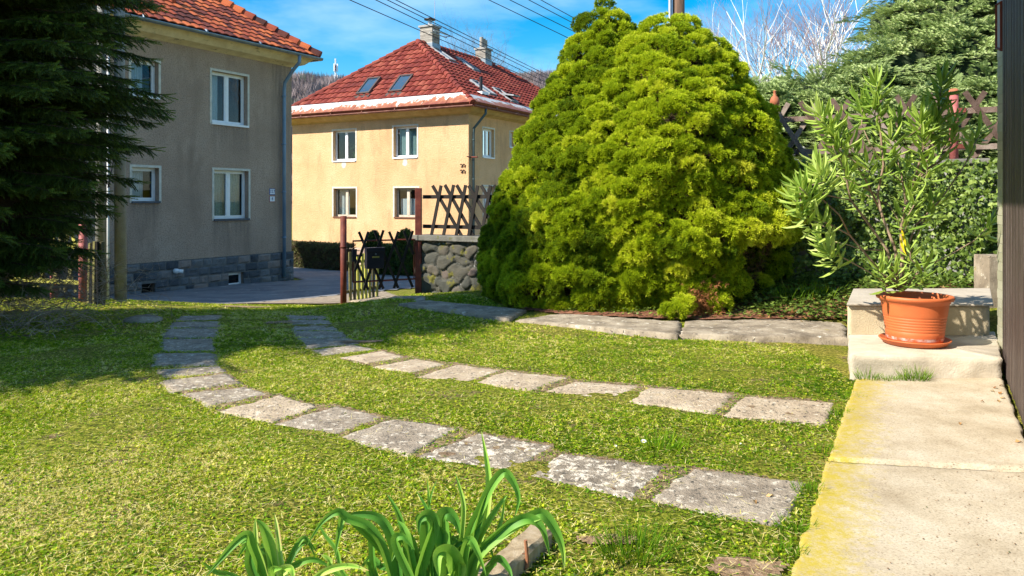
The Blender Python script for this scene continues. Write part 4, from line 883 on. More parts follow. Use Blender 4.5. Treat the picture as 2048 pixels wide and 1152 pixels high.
# gate posts and gate
gp = Vector(((687-1024)/F*13.75, 13.75, 0)); gb = g1(gp.x, gp.y)
mb = MB(); mb.tube([(0,0,-.3),(0,0,1.5+(YH-432)/F*13.75-gb)], .056, 20); mb.tube([(0,0,1.02),(0,0,1.06)], .062, 20)
mb.build('gate_post', M['rust'], None, True, loc=(gp.x, gp.y, gb), label='round rust-red gate post standing free at the left of the gate', cat='post')
hp = Vector(((837-1024)/F*14.42, 14.42, 0)); hb_ = g1(hp.x, hp.y)
mb = MB(); mb.box((-.06,-.05,-.3),(.06,.06,1.5+(YH-376)/F*14.42-hb_)); mb.build('gate_post', M['rust'], None, bev=.008, loc=(hp.x, hp.y, hb_), label='square rust-red post at the end of the black lattice fence', cat='post')
ga, gb_ = Vector(((706-1024)/F*13.8, 13.8, 0)), Vector(((828-1024)/F*14.35, 14.35, 0)); gd = gb_-ga; GL = gd.length; gz0 = 1.5-(564-400)/F*13.8; gz1 = 1.5-(482-400)/F*13.8
gt = empty('garden_gate', (gb_.x, gb_.y, gz0), math.atan2(gd.y, gd.x), label='small rusty tube-framed lattice gate carrying a black mailbox', cat='gate')
h_ = gz1-gz0
mb = MB(); mb.tube([(-GL,0,0),(0,0,0),(0,0,h_),(-GL,0,h_),(-GL,0,-.004)], .018, 10); mb.tube([(0,0,0),(0.08,0.02,0)], .015); mb.tube([(0,0,h_*.85),(0.08,0.02,h_*.85)], .015); mb.build('gate_frame', M['rust'], gt)
for i in range(-1, 4):
    x = -GL+.10+.285*i; j = random.uniform(-.02,.02)
    for q, (xa, xb, y) in enumerate(((x, x+.46, -.03), (x+.17, x-.20, -.05))):
        t0, t1 = 0, 1
        if xa < -GL+.02: t0 = min(1, (-GL+.02-xa)/(xb-xa)) if xb > xa else 0
        if xb > -.02: t1 = (-.02-xa)/(xb-xa)
        if xb < -GL+.02 and xa > -GL+.02: t1 = (xa+GL-.02)/(xa-xb)
        if i == -1 and q == 1: continue
        zt, zb = h_+.17+j, -.15; P_ = lambda t: (xa+(xb-xa)*t, y, zt+(zb-zt)*t)
        mb = MB(); mb.bar(P_(t0), P_(t1), .045, .018, up=(0,1,0)); mb.build('lath', M['darkwood'], gt)
mb = MB(); mb.box((-GL-.03,-.03,h_*.62),(-GL+.17,.0,h_*.66)); mb.box((-GL-.02,-.04,h_*.5),(-GL+.05,.03,h_*.8)); mb.build('latch', M['black'], gt)
# mailbox hung on the gate
mbx = empty('mailbox', ga+gd*.36+Vector((0,-.16,gz0+.24)), math.atan2(gd.y, gd.x), label='black metal mailbox with a small brass name plate hanging on the gate', cat='mailbox')
mb = MB(); mb.box((-.15,-.05,0),(.18,.09,.36)); mb.build('box_body', M['black'], mbx, bev=.008)
mb = MB(); mb.box((-.16,-.065,.362),(.19,.095,.38)); mb.box((-.16,-.064,.30),(.19,-.055,.362)); mb.build('lid', M['black'], mbx, bev=.004)
mb = MB(); mb.tube([(.015,-.051,.265),(.015,-.062,.265)], .016, 14); mb.build('lock', M['steel'], mbx)
mb = MB(); mb.box((-.045,-.056,.195),(.085,-.051,.225)); mb.build('name_plate', mat('brass_plate', [(.3,(.3,.24,.06)),(.7,(.4,.33,.1))], 9, .4, metal=.5), mbx)
# old picket leaf leaning open behind the gate
pk_ = empty('picket_panel', ((728-1024)/F*14.9, 14.9, g1(-2.9,14.9)), R(64), label='mossy yellow-green picket panel standing open behind the gate', cat='fence')
for i in range(8):
    x = -.42+i*.12; h2 = .93+.08*random.random(); mb = MB(); mb.bar((x,0,.0),(x+random.uniform(-.02,.02),0,h2), .07, .02, up=(0,1,0), t=random.random()); mb.build('picket', M['mosswood'], pk_)
mb = MB(); mb.bar((-.55,.03,.25),(.5,.03,.25),.04,.06,t=.2); mb.bar((-.55,.03,.8),(.5,.03,.8),.04,.06,t=.2); mb.build('rail', M['mosswood'], pk_)
# ---- right retaining wall, terrace behind it, brown lattice fence with posts
def WL(s, off=0, z=0): p = WP+wd*s-wn*off; p.z = z; return p
rt = empty('retaining_wall', WL(4.02), wrz, label='tall ivy-grown retaining wall under the brown lattice fence', cat='wall')
mb = MB(); mb.box((0,0,-.6),(9,.4,1.98)); mb.build('wall_body', M['concrete'], rt); mb = MB(); mb.box((-.03,-.06,1.981),(9,.46,2.05), jit=.004); mb.build('coping', cp, rt, bev=.01)
p0, p1, p2, p3 = WL(4.2,.41), WL(13,.41), WL(13,16), WL(4.2,16)
V = []; nn_ = 24
for j in range(nn_+1):
    for i in range(nn_+1):
        p = p0.lerp(p1, i/nn_).lerp(p3.lerp(p2, i/nn_), j/nn_); ed_ = min(i/3, 1)*min((nn_-j)/3, 1); V.append((p.x, p.y, -1+3.0*ed_ + .03*mnoise.noise(p*2)))
mb = MB(); mb.v = V; mb.f = [(j*(nn_+1)+i, j*(nn_+1)+i+1, (j+1)*(nn_+1)+i+1, (j+1)*(nn_+1)+i) for j in range(nn_) for i in range(nn_)]; mb.t = [.5]*len(V)
mb.build('terrace_ground', bpy.data.materials['lawn_soil'], None, True, kind='structure')
rf = empty('lattice_fence', WL(4.3, .2, 2.05), wrz, label='brown weathered lattice fence on the ivy-grown wall, in front of the big conifers', cat='fence')
RP = [2.17, 4.52, 6.9]
for zr_ in (.17, .66):
    for a0, a1 in ((0,2.12),(2.22,4.47),(4.57,6.85),(6.95,8.6)): mb = MB(); mb.bar((a0,0,zr_),(a1,0,zr_+random.uniform(-.012,.012)), .05, .075, t=random.uniform(.5,.9)); mb.build('rail', M['fencewood'], rf)
laths(rf, [.05+.42*i for i in range(20)], .02, .92, (-.02,.52), (.22,-.32), M['fencewood'], .07, (-.045,.045))
for s_, m_, lb in ((RP[0], 'rust', 'rust-brown post with a bottle-shaped cap half hidden by the dwarf conifer'), (RP[1], 'pinkpost', 'weathered pink-red fence post with a flat round cap')):
    p = rf.location + Vector((math.cos(wrz), math.sin(wrz), 0))*s_; e_ = empty('fence_post', (p.x, p.y, 2.05), wrz, label=lb, cat='post', group='posts of the brown lattice fence')
    mb = MB(); mb.tube([(0,0,-.1),(0,0,.9)], .055, 16); mb.build('shaft', M[m_], e_, True)
    mb = MB()
    if m_ == 'rust': mb.lathe([(.055,.88),(.068,.9),(.072,.95),(.055,1.0),(.025,1.03),(.02,1.09),(.028,1.10),(0,1.115)], n=16)
    else: mb.lathe([(.055,.895),(.072,.9),(.07,.94),(.04,.97),(0,.975)], n=16)
    mb.build('cap', mat('clay_cap_'+m_, [(.3,(.3,.09,.04)),(.7,(.45,.16,.08))], 9, .7), e_, True)
    mb = MB(); mb.box((-.02,-.04,.15),(.14,-.028,.21)); mb.box((-.02,-.04,.64),(.14,-.028,.70)); mb.build('clamp', M['rust'], e_)
# grey concrete block beside the steps
mb = MB(); q0 = GZ(1970,575,.45); mb.box((0,0,-.5),(.5,.3,.30)); mb.build('stone_block', em, None, bev=.01, loc=(5.55,8.9,.55), label='grey concrete block at the foot of the ivy by the tiled corner', cat='block')
# ================================================================== LEFT SIDE: poles, fence, planks
cpz = g1((207-1024)/F*13.2, 13.2)
cp_ = empty('utility_pole', ((222-1024)/F*13.4, 13.4, cpz), label='twin-legged concrete utility pole behind the spruce by the grey house', cat='pole')
for dx, y_, r_ in ((-.13, -.05, .115), (.12, .1, .10)): mb = MB(); mb.tube([(dx,y_,-.3),(dx*.6,y_,9.5)], [r_, r_*.75], 20); mb.build('pole_leg', M['concrete'], cp_, True)
mb = MB(); mb.tube([(.0,-.1,.0),(-.0,-.1,1.2),(.0,-.1,4.5)], .022, 10); mb.build('conduit', M['white'], cp_, True)
mb = MB(); mb.tube([(.02,-.14,1.95),(.1,-.2,2.2),(.16,-.2,2.5),(.08,-.16,2.8),(.02,-.1,3.4)], .014, 6); mb.build('cable', M['wire'], cp_)
def round_post(px, yb, Y, top_py, r, m, **k):
    x = (px-1024)/F*Y; z = g1(x, Y); mb = MB(); mb.tube([(0,0,-.2),(0,0,H-(top_py-YH)/F*Y-z)], r, 18); return mb.build('fence_post', m, None, True, loc=(x, Y, z), **k)
round_post(166, 615, 12.6, 440, .065, M['pinkpost'], label='weathered pink-red round post beside the old planks', cat='post', group='round posts of the left fence')
round_post(108, 590, 14.2, 500, .065, M['pinkpost'], label='pink-red round post farther left behind the brambles', cat='post', group='round posts of the left fence')
ol = empty('plank_stack', ((192-1024)/F*12.2, 12.2, g1(-6.6,12.2)), R(-10), label='upright bundle of dark mossy old planks beside the pink post', cat='planks')
for i in range(5): mb = MB(); x = -.09+i*.045; mb.bar((x,random.uniform(-.05,.05),0),(x+.01,random.uniform(-.03,.03),.95+.06*random.random()), .035, .08, up=(0,1,0), t=random.random()*.4); mb.build('plank', M['darkwood'] if i % 2 else M['mosswood'], ol)
mb = MB(); mb.box((-.25,-.1,.78),(-.1,.06,.88)); mb.build('clay_tile', tA, ol, bev=.01)
l2 = empty('lattice_fence', ((166-1024)/F*12.7, 12.75, g1(-7.1,12.7)+.05), R(157), label='pale mossy lattice fence running left behind the spruce', cat='fence')
for zr_ in (.25, .85): mb = MB(); mb.bar((0,0,zr_),(3.2,0,zr_), .045, .07, t=.8); mb.build('rail', M['mosswood'], l2)
laths(l2, [.1+.34*i for i in range(9)], .08, 1.1, (0,.45), (.3,-.15), M['mosswood'], .06)
mb = MB()
for a in range(40):
    pass
rk = MB(); rc = GP(290, 642); n = 14
vs = []; 
for j in range(7):
    for i in range(n): th = 2*math.pi*i/n; ph = math.pi/2*j/6; r_ = .2*math.cos(ph)*(1+.3*mnoise.noise((math.cos(th)*1.5, math.sin(th)*1.5, j*.3))); vs.append((r_*math.cos(th)*1.3, r_*math.sin(th), .075*math.sin(ph)*(1+.4*mnoise.noise((th, ph, 1)))))
rk.add(vs, [(j*n+i, j*n+(i+1)%n, (j+1)*n+(i+1)%n, (j+1)*n+i) for j in range(6) for i in range(n)]); rk.build('rock', em, None, True, loc=rc, label='flat grey rock lying in the shaded grass left of the front track', cat='rock')
# ================================================================== POLE, WIRES, MAST
pY = 19.0; px0 = (1357-1024)/F*pY
wp = empty('utility_pole', (px0, pY, 1.0), label='brown wooden utility pole rising behind the dwarf conifers', cat='pole')
mb = MB(); mb.tube([(0,0,-3),(0,0,9)], [.17,.14], 18); mb.build('pole_shaft', mat('creosoted_pole', [(.3,(.08,.045,.03)),(.6,(.2,.12,.08)),(.8,(.3,.2,.15))], 5, .85, .6, 30, stretch=(1,1,.1)), wp, True)
mb = MB(); mb.tube([(-.23,-.1,-3),(-.23,-.1,9)], .045, 12); mb.build('riser_pipe', M['zinc'], wp, True)
def wire(p, q, sag, r=.012, **k):
    p, q = Vector(p), Vector(q); c = p.lerp(q, .5); mb = MB(); mb.tube([p.lerp(q, t)-c-Vector((0,0,sag*4*t*(1-t))) for t in np.linspace(0, 1, 26)], r, 5)
    return mb.build('overhead_wire', M['wire'], None, True, loc=c, group='overhead wires', **k)
wl = ['lowest','second lowest','third','top']
for i, (xa, ya, xb, yb) in enumerate(((700,0,1108,178),(752,0,1108,172),(775,0,1108,163),(792,0,1108,157))):
    p = W(xa-(xb-xa)*.45, ya-(yb-ya)*.45, 20); q = W(xb+(xb-xa)*.35, yb+(yb-ya)*.35, 58); wire(p, q, .0, .011 + .004, label=f'{wl[i]} of the four thin wires passing over the yellow house roof', cat='wire')
for i, (xa, ya, xb, yb) in enumerate(((978,0,1145,80),(1020,0,1146,62),(1058,0,1146,46),(1082,0,1146,35))):
    p = W(xa-(xb-xa)*2.2, ya-(yb-ya)*2.2, 12); q = W(xb+(xb-xa)*1.15, yb+(yb-ya)*1.15, 19); wire(p, q, .0, .008, label=f'{wl[i]} of the four wires running down to the wooden pole', cat='wire')
mY = 400; mx_ = (671-1024)/F*mY; mz = H-(185-YH)/F*mY; mt_ = empty('radio_mast', (mx_, mY, mz-6), label='white and red radio mast on the wooded hilltop', cat='mast')
mred = mat('mast_red', [(.3,(.4,.12,.1)),(.7,(.5,.16,.13))], 1, .6)
for i in range(7):
    z = i*3.4; w = .9-.07*i; mb = MB()
    for a, b in ((-1,-1),(1,-1),(1,1),(-1,1)): mb.tube([(a*w/2,b*w/2,z),(a*w/2,b*w/2,z+3.4)], .14, 5)
    for q in range(4): c = [(-w/2,-w/2),(w/2,-w/2),(w/2,w/2),(-w/2,w/2)]; mb.tube([(*c[q],z),(*c[(q+1)%4],z+1.7),(*c[q],z+3.4)], .09, 4)
    mb.build('mast_section', mred if i % 2 else M['white'], mt_)
mb = MB()
for z in (13, 17, 19): 
    for a in (0, 2.1, 4.2): mb.box((1.0*math.cos(a)-.3,1.0*math.sin(a)-.3,z),(1.0*math.cos(a)+.3,1.0*math.sin(a)+.3,z+2))
mb.build('antenna_panels', M['white'], mt_)
# ================================================================== VEGETATION
def blade_tuft(n, spread, L, w, rs, bend=.2, two=True):
    """template: n thin blades fanning out of the origin about +z, unit length"""
    r = random.Random(rs); tv = []; tf = []; tt = []
    for i in range(n):
        a = 6.283*(i+r.random()*.7)/n; e = spread*(.35+.65*r.random()); l = L*(.7+.45*r.random()); d = Vector((math.sin(e)*math.cos(a), math.sin(e)*math.sin(a), math.cos(e)))
        s = d.cross(Vector((r.uniform(-1,1), r.uniform(-1,1), r.uniform(-1,1)))).normalized()*w/2; b = len(tv); tip = d*l + Vector((0,0,-bend*l*math.sin(e)))
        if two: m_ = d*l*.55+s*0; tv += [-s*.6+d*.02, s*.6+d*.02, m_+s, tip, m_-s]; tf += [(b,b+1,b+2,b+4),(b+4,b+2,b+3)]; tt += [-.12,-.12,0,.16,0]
        else: tv += [-s, s, tip]; tf += [(b,b+1,b+2)]; tt += [-.1,-.1,.14]
    return [tuple(v) for v in tv], tf, tt
# ---------------------------------------------------------------- dwarf conifers
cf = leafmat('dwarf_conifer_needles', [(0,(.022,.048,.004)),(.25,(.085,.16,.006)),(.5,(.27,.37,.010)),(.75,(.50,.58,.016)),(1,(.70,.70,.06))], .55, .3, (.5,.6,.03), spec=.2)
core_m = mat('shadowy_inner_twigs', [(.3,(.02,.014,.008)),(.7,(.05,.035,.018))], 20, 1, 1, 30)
def inprof(prof, z):
    zs = [p[0] for p in prof]; rs = [p[1] for p in prof]; return np.interp(z, zs, rs)
def dwarf_conifer(name, base, prof, nclump, seed, tufts=120, extra=(), squash=1.0, notch=None, tsh=0, **k):
    r = np.random.default_rng(seed); prof = sorted(prof); zmax = prof[-1][0]
    zz = np.linspace(0, zmax, 200); w = inprof(prof, zz)+.05; cdf = np.cumsum(w); cdf /= cdf[-1]
    C = []; Rr = []; tries = 0
    while len(C) < nclump and tries < 40000:
        tries += 1; z = np.interp(r.random(), cdf, zz); th = r.uniform(0, 2*math.pi); R0 = float(inprof(prof, z))
        big = 1+.16*mnoise.noise((math.cos(th)*1.6+seed, math.sin(th)*1.6, z*1.2))+.10*mnoise.noise((math.cos(th)*3.4+seed, math.sin(th)*3.4, z*2.6)); cr = r.uniform(.13, .33)*(1 if R0 > .35 else .75)
        rad = max(0, R0*big-cr*.8); c = np.array([rad*math.cos(th), rad*math.sin(th)*squash, z])
        if notch and notch(base[0]+c[0], base[1]+c[1], c[2]): continue
        if C:
            d = np.linalg.norm((np.array(C)-c)*[1,1,1.35], axis=1)
            if (d < (np.array(Rr)+cr)*.70).any(): continue
        C.append(c); Rr.append(cr)
    for e in extra: C.append(np.array(e[:3])-np.array([base[0], base[1], 0])); Rr.append(e[3])
    C = np.array(C); Rr = np.array(Rr); print(name, 'clumps', len(C))
    # sub-lumps on each clump
    P = []; Dn = []; tint = []
    for c, cr in zip(C, Rr):
        out = c*np.array([1,1,0]); out = out/(np.linalg.norm(out)+1e-6); back = out[1] > .45 and c[2] > .5
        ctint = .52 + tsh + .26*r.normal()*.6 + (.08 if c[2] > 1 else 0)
        nb = int(22 + 44*(cr/.25)**2); 
        if back: nb = nb//2
        v = r.normal(size=(nb,3)); v += out*.9 + np.array([0,0,.55]); v /= np.linalg.norm(v, axis=1, keepdims=True)
        sub = c + v*cr*np.array([1.0,1.0,.62])*r.uniform(.78,1.12,(nb,1)); sr = cr*r.uniform(.16,.30,nb)
        for s, q, dv in zip(sub, sr, v):
            m = 10 if back else 14; u = r.normal(size=(m,3)); u += dv*1.1+out*.3+np.array([0,0,.45]); u /= np.linalg.norm(u, axis=1, keepdims=True)
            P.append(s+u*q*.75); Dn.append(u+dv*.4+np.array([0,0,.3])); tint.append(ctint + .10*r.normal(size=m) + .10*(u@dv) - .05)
    P = np.concatenate(P); Dn = np.concatenate(Dn); tint = np.concatenate(tint); P[:,2] = np.maximum(P[:,2], .03)
    keep = np.ones(len(P), bool)     # drop what is buried in a neighbour
    for c, cr in zip(C, Rr): keep &= (((P-c)/np.array([1,1,.64]))**2).sum(1) > (cr*.80)**2
    P, Dn, tint = P[keep], Dn[keep], tint[keep]; print('tufts', len(P))
    root = empty(name, (base[0], base[1], base[2]), **k)
    tv, tf, tt = blade_tuft(8, 1.05, 1, .15, 4, bend=.05)
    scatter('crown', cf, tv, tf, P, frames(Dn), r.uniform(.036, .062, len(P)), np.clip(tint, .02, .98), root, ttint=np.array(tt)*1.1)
    # dark heart of dead twigs and a trunk
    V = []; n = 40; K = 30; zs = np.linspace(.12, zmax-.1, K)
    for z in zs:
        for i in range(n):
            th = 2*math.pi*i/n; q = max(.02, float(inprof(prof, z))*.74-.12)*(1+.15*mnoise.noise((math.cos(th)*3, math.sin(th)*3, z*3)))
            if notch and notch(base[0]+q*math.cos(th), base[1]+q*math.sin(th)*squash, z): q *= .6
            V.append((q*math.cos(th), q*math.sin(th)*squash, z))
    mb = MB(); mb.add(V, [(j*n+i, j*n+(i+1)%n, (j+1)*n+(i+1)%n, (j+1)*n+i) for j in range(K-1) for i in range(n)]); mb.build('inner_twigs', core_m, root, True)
    # brown dead twig fuzz in the gaps
    nt_ = 5000; z = r.random(nt_)**1.3*zmax*.9; th = r.uniform(0, 6.28, nt_); q = np.maximum(inprof(prof, z)*.9-.12, .02)
    loc = np.c_[q*np.cos(th), q*np.sin(th)*squash, z]; d = np.c_[np.cos(th), np.sin(th), r.normal(size=nt_)*.6]
    tv2, tf2, tt2 = blade_tuft(5, 1.1, 1, .05, 9, two=False)
    scatter('dead_twigs', leafmat('dead_twigs', [(0,(.05,.03,.015)),(1,(.2,.12,.06))], .9, 0), tv2, tf2, loc, frames(d), r.uniform(.08,.17,nt_), r.random(nt_), root)
    mb = MB(); mb.tube([(0,0,-.2),(.03,0,zmax*.4),(0,0,zmax*.9)], [.12,.08,.02], 8); mb.build('trunk', M['bark'], root)
    return root
pl_ = [(0,1.72),(.3,1.86),(1.2,1.68),(1.9,1.46),(2.8,1.04),(3.7,.56),(4.15,.34),(4.38,.16),(4.46,.02)]
pr_ = [(0,1.2),(.3,1.45),(.9,1.70),(1.5,1.70),(2.1,1.58),(2.7,1.30),(3.15,1.02),(3.6,.68),(3.88,.40),(4.02,.16),(4.08,.02)]
def notch_r(x, y, z): return z < .95 and x > 3.0-.35*z and y < 11.2 and not False
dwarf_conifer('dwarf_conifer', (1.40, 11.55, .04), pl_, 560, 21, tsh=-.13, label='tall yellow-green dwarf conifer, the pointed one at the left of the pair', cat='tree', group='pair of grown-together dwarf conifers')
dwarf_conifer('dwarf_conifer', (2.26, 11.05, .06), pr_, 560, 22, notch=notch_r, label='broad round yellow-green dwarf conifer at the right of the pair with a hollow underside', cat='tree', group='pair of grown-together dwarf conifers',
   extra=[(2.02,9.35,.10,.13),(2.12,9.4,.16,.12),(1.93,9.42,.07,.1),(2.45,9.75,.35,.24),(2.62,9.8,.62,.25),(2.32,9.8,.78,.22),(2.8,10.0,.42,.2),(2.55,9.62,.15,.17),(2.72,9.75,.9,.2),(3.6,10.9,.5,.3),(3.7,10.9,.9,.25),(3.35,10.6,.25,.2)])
# browned patch on the low branch
n = 260; loc = np.c_[2.42+.15*rng.normal(size=n)*.6, 9.5+.05*rng.normal(size=n), .22+.12*rng.normal(size=n)]
tv, tf, tt = blade_tuft(8, 1.05, 1, .12, 4)
scatter('withered_branch', leafmat('withered_needles', [(0,(.2,.07,.025)),(1,(.42,.17,.07))], .8, .2), tv, tf, loc-np.array([2.26,11.05,.06]), frames(rng.normal(size=(n,3))+[0,-1,.4]), np.full(n,.07), rng.random(n), bpy.data.objects['dwarf_conifer.001'])
# ---------------------------------------------------------------- spruce(s) at the left
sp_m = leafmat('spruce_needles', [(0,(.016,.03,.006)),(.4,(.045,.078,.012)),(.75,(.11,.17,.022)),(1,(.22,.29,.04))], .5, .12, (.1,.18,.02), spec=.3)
def shoot_template(nn=26, seed=1):
    r = random.Random(seed); tv = [(-.02,0,0),(.02,0,0),(0,.01,1)]; tf = [(0,1,2)]; tt = [-.3,-.3,-.3]
    for i in range(nn):
        z = i/nn; a = 2.4*i; e = .75-.25*z; d = Vector((math.cos(a)*math.sin(e)*1.1, math.sin(a)*math.sin(e)*.75, math.cos(e)))*(.26*(1-.35*z)); s = d.cross(Vector((0,0,1))).normalized()*.034; o = Vector((0,0,z)); b = len(tv)
        tv += [tuple(o-s), tuple(o+s), tuple(o+d)]; tf.append((b,b+1,b+2)); tt += [-.1,-.1,.15+.15*z]
    return tv, tf, tt
def spruce(loc, hgt, rad, nwh, seed, zlow=.5, dens=1.0, droop=.35, zstep=.2, ssc=1, core=.38, **k):
    r = random.Random(seed); root = empty('spruce_tree', loc, **k); mb = MB(); mb.tube([(0,0,-.3),(.02,.02,hgt*.5),(0,0,hgt)], [.17,.11,.02], 10); tr = mb.build('trunk', M['bark'], root, True)
    P = []; D = []; T = []; bb = MB(); z = zlow
    while z < hgt-.1:
        Lb = rad*(.68+.32*min(1,(z-zlow)/2.0))*(1-max(0,(z-zlow-3.2)/(hgt-zlow-3.2)))**.6
        for q in range(nwh):
            a = r.uniform(0, 6.283); L = Lb*r.uniform(.72, 1.08); zz = z+r.uniform(-.15,.15); pts = []
            for i in range(9):
                t = i/8; pts.append(Vector((math.cos(a)*L*t, math.sin(a)*L*t, zz + L*(.14*t - droop*t*t + .22*max(0,t-.6)))))
            if bb is not None: bb.tube(pts, [.02*(1-.85*i/8)+.003 for i in range(9)], 4, cap=False)
            side = Vector((-math.sin(a), math.cos(a), 0)); m = int(L/.075*dens)
            for i in range(m):
                t = .18+.82*i/m; j = t*8; p = pts[int(min(j,7))].lerp(pts[int(min(j,7))+1], j-int(min(j,7))); fw = (pts[min(int(j)+1,8)]-pts[int(min(j,7))]).normalized()
                for sg in (-1, 1):
                    sl = (.12+.42*(1-t))*min(1, L)*r.uniform(.6,1.1); d2 = (fw*.75+side*sg*.8+Vector((0,0,-.30-.35*(1-t)))).normalized()
                    ns = max(1, int(sl/.075))
                    for s in range(ns):
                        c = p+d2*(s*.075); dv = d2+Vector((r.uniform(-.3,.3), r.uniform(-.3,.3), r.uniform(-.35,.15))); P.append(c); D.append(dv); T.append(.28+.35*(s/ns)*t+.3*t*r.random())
                        if r.random() < .75: P.append(c); D.append(d2+side*sg*r.uniform(-1.2,1.2)+Vector((0,0,r.uniform(-.6,.1)))); T.append(.2+.5*r.random())
                if r.random() < .3: P.append(p); D.append(fw+Vector((0,0,.2))); T.append(.6)
            for _ in range(3): P.append(pts[-1]); D.append(fw+Vector((r.uniform(-.5,.5), r.uniform(-.5,.5), r.uniform(-.2,.4)))); T.append(.8)
        z += zstep*r.uniform(.8,1.2)
    bb.build('boughs', M['bark'], root); tv, tf, tt = shoot_template()
    P = np.array(P); D = np.array(D); print('spruce shoots', len(P))
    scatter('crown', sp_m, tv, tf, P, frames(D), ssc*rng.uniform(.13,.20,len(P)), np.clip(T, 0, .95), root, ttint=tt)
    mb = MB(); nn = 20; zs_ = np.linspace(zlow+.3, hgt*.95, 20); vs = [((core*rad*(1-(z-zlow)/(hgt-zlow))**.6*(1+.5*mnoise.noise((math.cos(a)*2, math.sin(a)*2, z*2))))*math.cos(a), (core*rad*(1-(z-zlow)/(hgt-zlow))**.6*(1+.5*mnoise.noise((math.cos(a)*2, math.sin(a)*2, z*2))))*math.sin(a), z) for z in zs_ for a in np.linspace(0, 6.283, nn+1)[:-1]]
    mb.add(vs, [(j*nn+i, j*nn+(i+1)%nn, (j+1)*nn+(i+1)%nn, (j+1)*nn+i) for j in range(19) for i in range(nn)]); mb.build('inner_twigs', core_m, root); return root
spruce((-6.75, 9.1, 0), 8.2, 2.28, 14, 5, zlow=.7, dens=1.15, droop=.30, zstep=.15, label='large dark green spruce with drooping boughs at the left edge of the lawn', cat='tree')
spruce((-10.2, 5.75, 0), 10.6, 3.2, 10, 6, zlow=.4, dens=.75, zstep=.17, ssc=1.5, core=.66, label='second dark spruce standing farther left behind the first', cat='tree')
# dead twiggy lower boughs and brambles at its foot
def twig_mass(name, ctr, ext, n, L, m, seed, r0=.006, **k):
    r = random.Random(seed); mb = MB()
    for i in range(n):
        p = Vector((r.gauss(0,ext[0]*.5), r.gauss(0,ext[1]*.5), r.uniform(0,ext[2])*.5)); d = Vector((r.uniform(-1,1), r.uniform(-1,1), r.uniform(-.1,1.0))).normalized(); pts = [p]; l = L*r.uniform(.5,1.2)
        for s in range(9): d = (d+Vector((r.uniform(-.16,.16), r.uniform(-.16,.16), r.uniform(-.26,.04)))).normalized(); pts.append(pts[-1]+d*l/9)
        rr = r0*r.uniform(.5,1.3); mb.tube(pts, [rr*(1-.09*s) for s in range(10)], 3, cap=False)
        for s in (3,5,7):
            e = pts[s]+Vector((r.uniform(-1,1), r.uniform(-1,1), r.uniform(-.3,.8)))*l*.22; mb.tube([pts[s], e], [rr*.6, rr*.3], 3, cap=False)
    return mb.build(name, m, None, False, loc=ctr, **k)
M['bramble'] = mat('dry_bramble_stems', [(.3,(.12,.08,.06)),(.5,(.3,.22,.17)),(.7,(.5,.42,.35))], 4, .8)
twig_mass('bramble_bush', (-6.1, 9.6, .0), (1.1, .9, 1.2), 520, .85, M['bramble'], 3, .0045, label='tangle of dry leafless brambles at the foot of the spruce', cat='bush')
twig_mass('bramble_bush', (-5.6, 8.6, .0), (1.0, .5, .2), 90, .4, M['bramble'], 8, .003, label='low scatter of dead twigs in the shade before the spruce', cat='bush')
# ---------------------------------------------------------------- bare trees
def grow(mb, tw, p, d, L, r0, depth, rnd, spread, up, kmin=2, kmax=3, segs=4, col=None):
    pts = [p.copy()]; rad = [r0]; dd = d.copy()
    for s in range(segs):
        dd = (dd+Vector((rnd.uniform(-1,1), rnd.uniform(-1,1), rnd.uniform(-1,1)))*.13+Vector((0,0,up))).normalized(); pts.append(pts[-1]+dd*L/segs); rad.append(r0*(1-.45*(s+1)/segs))
    (mb if depth > 1 else tw).tube(pts, rad, 6 if r0 > .05 else (4 if r0 > .02 else 3), cap=False)
    if depth == 0: return
    for c in range(rnd.randint(kmin, kmax)+1):
        j = rnd.randint(2, segs) if c else segs; q = Vector((rnd.uniform(-1,1), rnd.uniform(-1,1), rnd.uniform(-.4,.7))).normalized()
        nd = (dd*(1-spread*(.5 if c == 0 else 1))+q*spread).normalized(); grow(mb, tw, pts[j], nd, L*rnd.uniform(.62,.82), rad[j]*.70, depth-1, rnd, spread, up, kmin, kmax, segs)
def bare_tree(loc, stems, L, r0, depth, seed, m_tr, m_tw, spread=.5, up=.03, kmax=3, name='bare_tree', **k):
    rnd = random.Random(seed); a, b = MB(), MB(); root = empty(name, loc, **k)
    for d in stems: grow(a, b, Vector((0,0,0)), Vector(d).normalized(), L, r0, depth, rnd, spread, up, 2, kmax)
    a.build('trunk', m_tr, root); b.build('crown', m_tw, root); return root
birch = mat('birch_bark', [(.3,(.45,.42,.4)),(.5,(.7,.68,.66)),(.7,(.78,.77,.76))], 2, .7, stretch=(1,1,3), spots=[(5,.63,.03,(.08,.07,.065),(1,1,4))])
btw = mat('birch_twigs', [(.3,(.16,.10,.11)),(.7,(.24,.16,.165))], 3, .9)
bz = 2.0; bY = 31.0
bx = lambda px: (px-1024)/F*bY
bare_tree((bx(1625), bY, bz), [(-.42,0,1),(-.16,.1,1),(.08,0,1),(.32,-.1,1)], 3.2, .2, 5, 3, birch, btw, .42, .05, 3, name='birch_tree', label='white-barked leafless birch with several stems above the conifer hedge', cat='tree')
bare_tree((bx(1500), bY+3, bz), [(-.35,0,1),(.25,0,1)], 3.0, .15, 5, 12, birch, btw, .45, .04, 3, name='birch_tree', label='white leafless birch leaning left, nearest to the dwarf conifers', cat='tree')
bare_tree((bx(1740), bY+4, bz), [(.0,0,1),(-.25,0,1)], 3.4, .15, 5, 5, birch, btw, .4, .05, 3, name='birch_tree', label='slender leafless birch farther right, partly behind the tall conifer', cat='tree')
M['dtw'] = mat('dark_winter_twigs', [(.3,(.10,.07,.065)),(.7,(.17,.13,.12))], 3, .9)
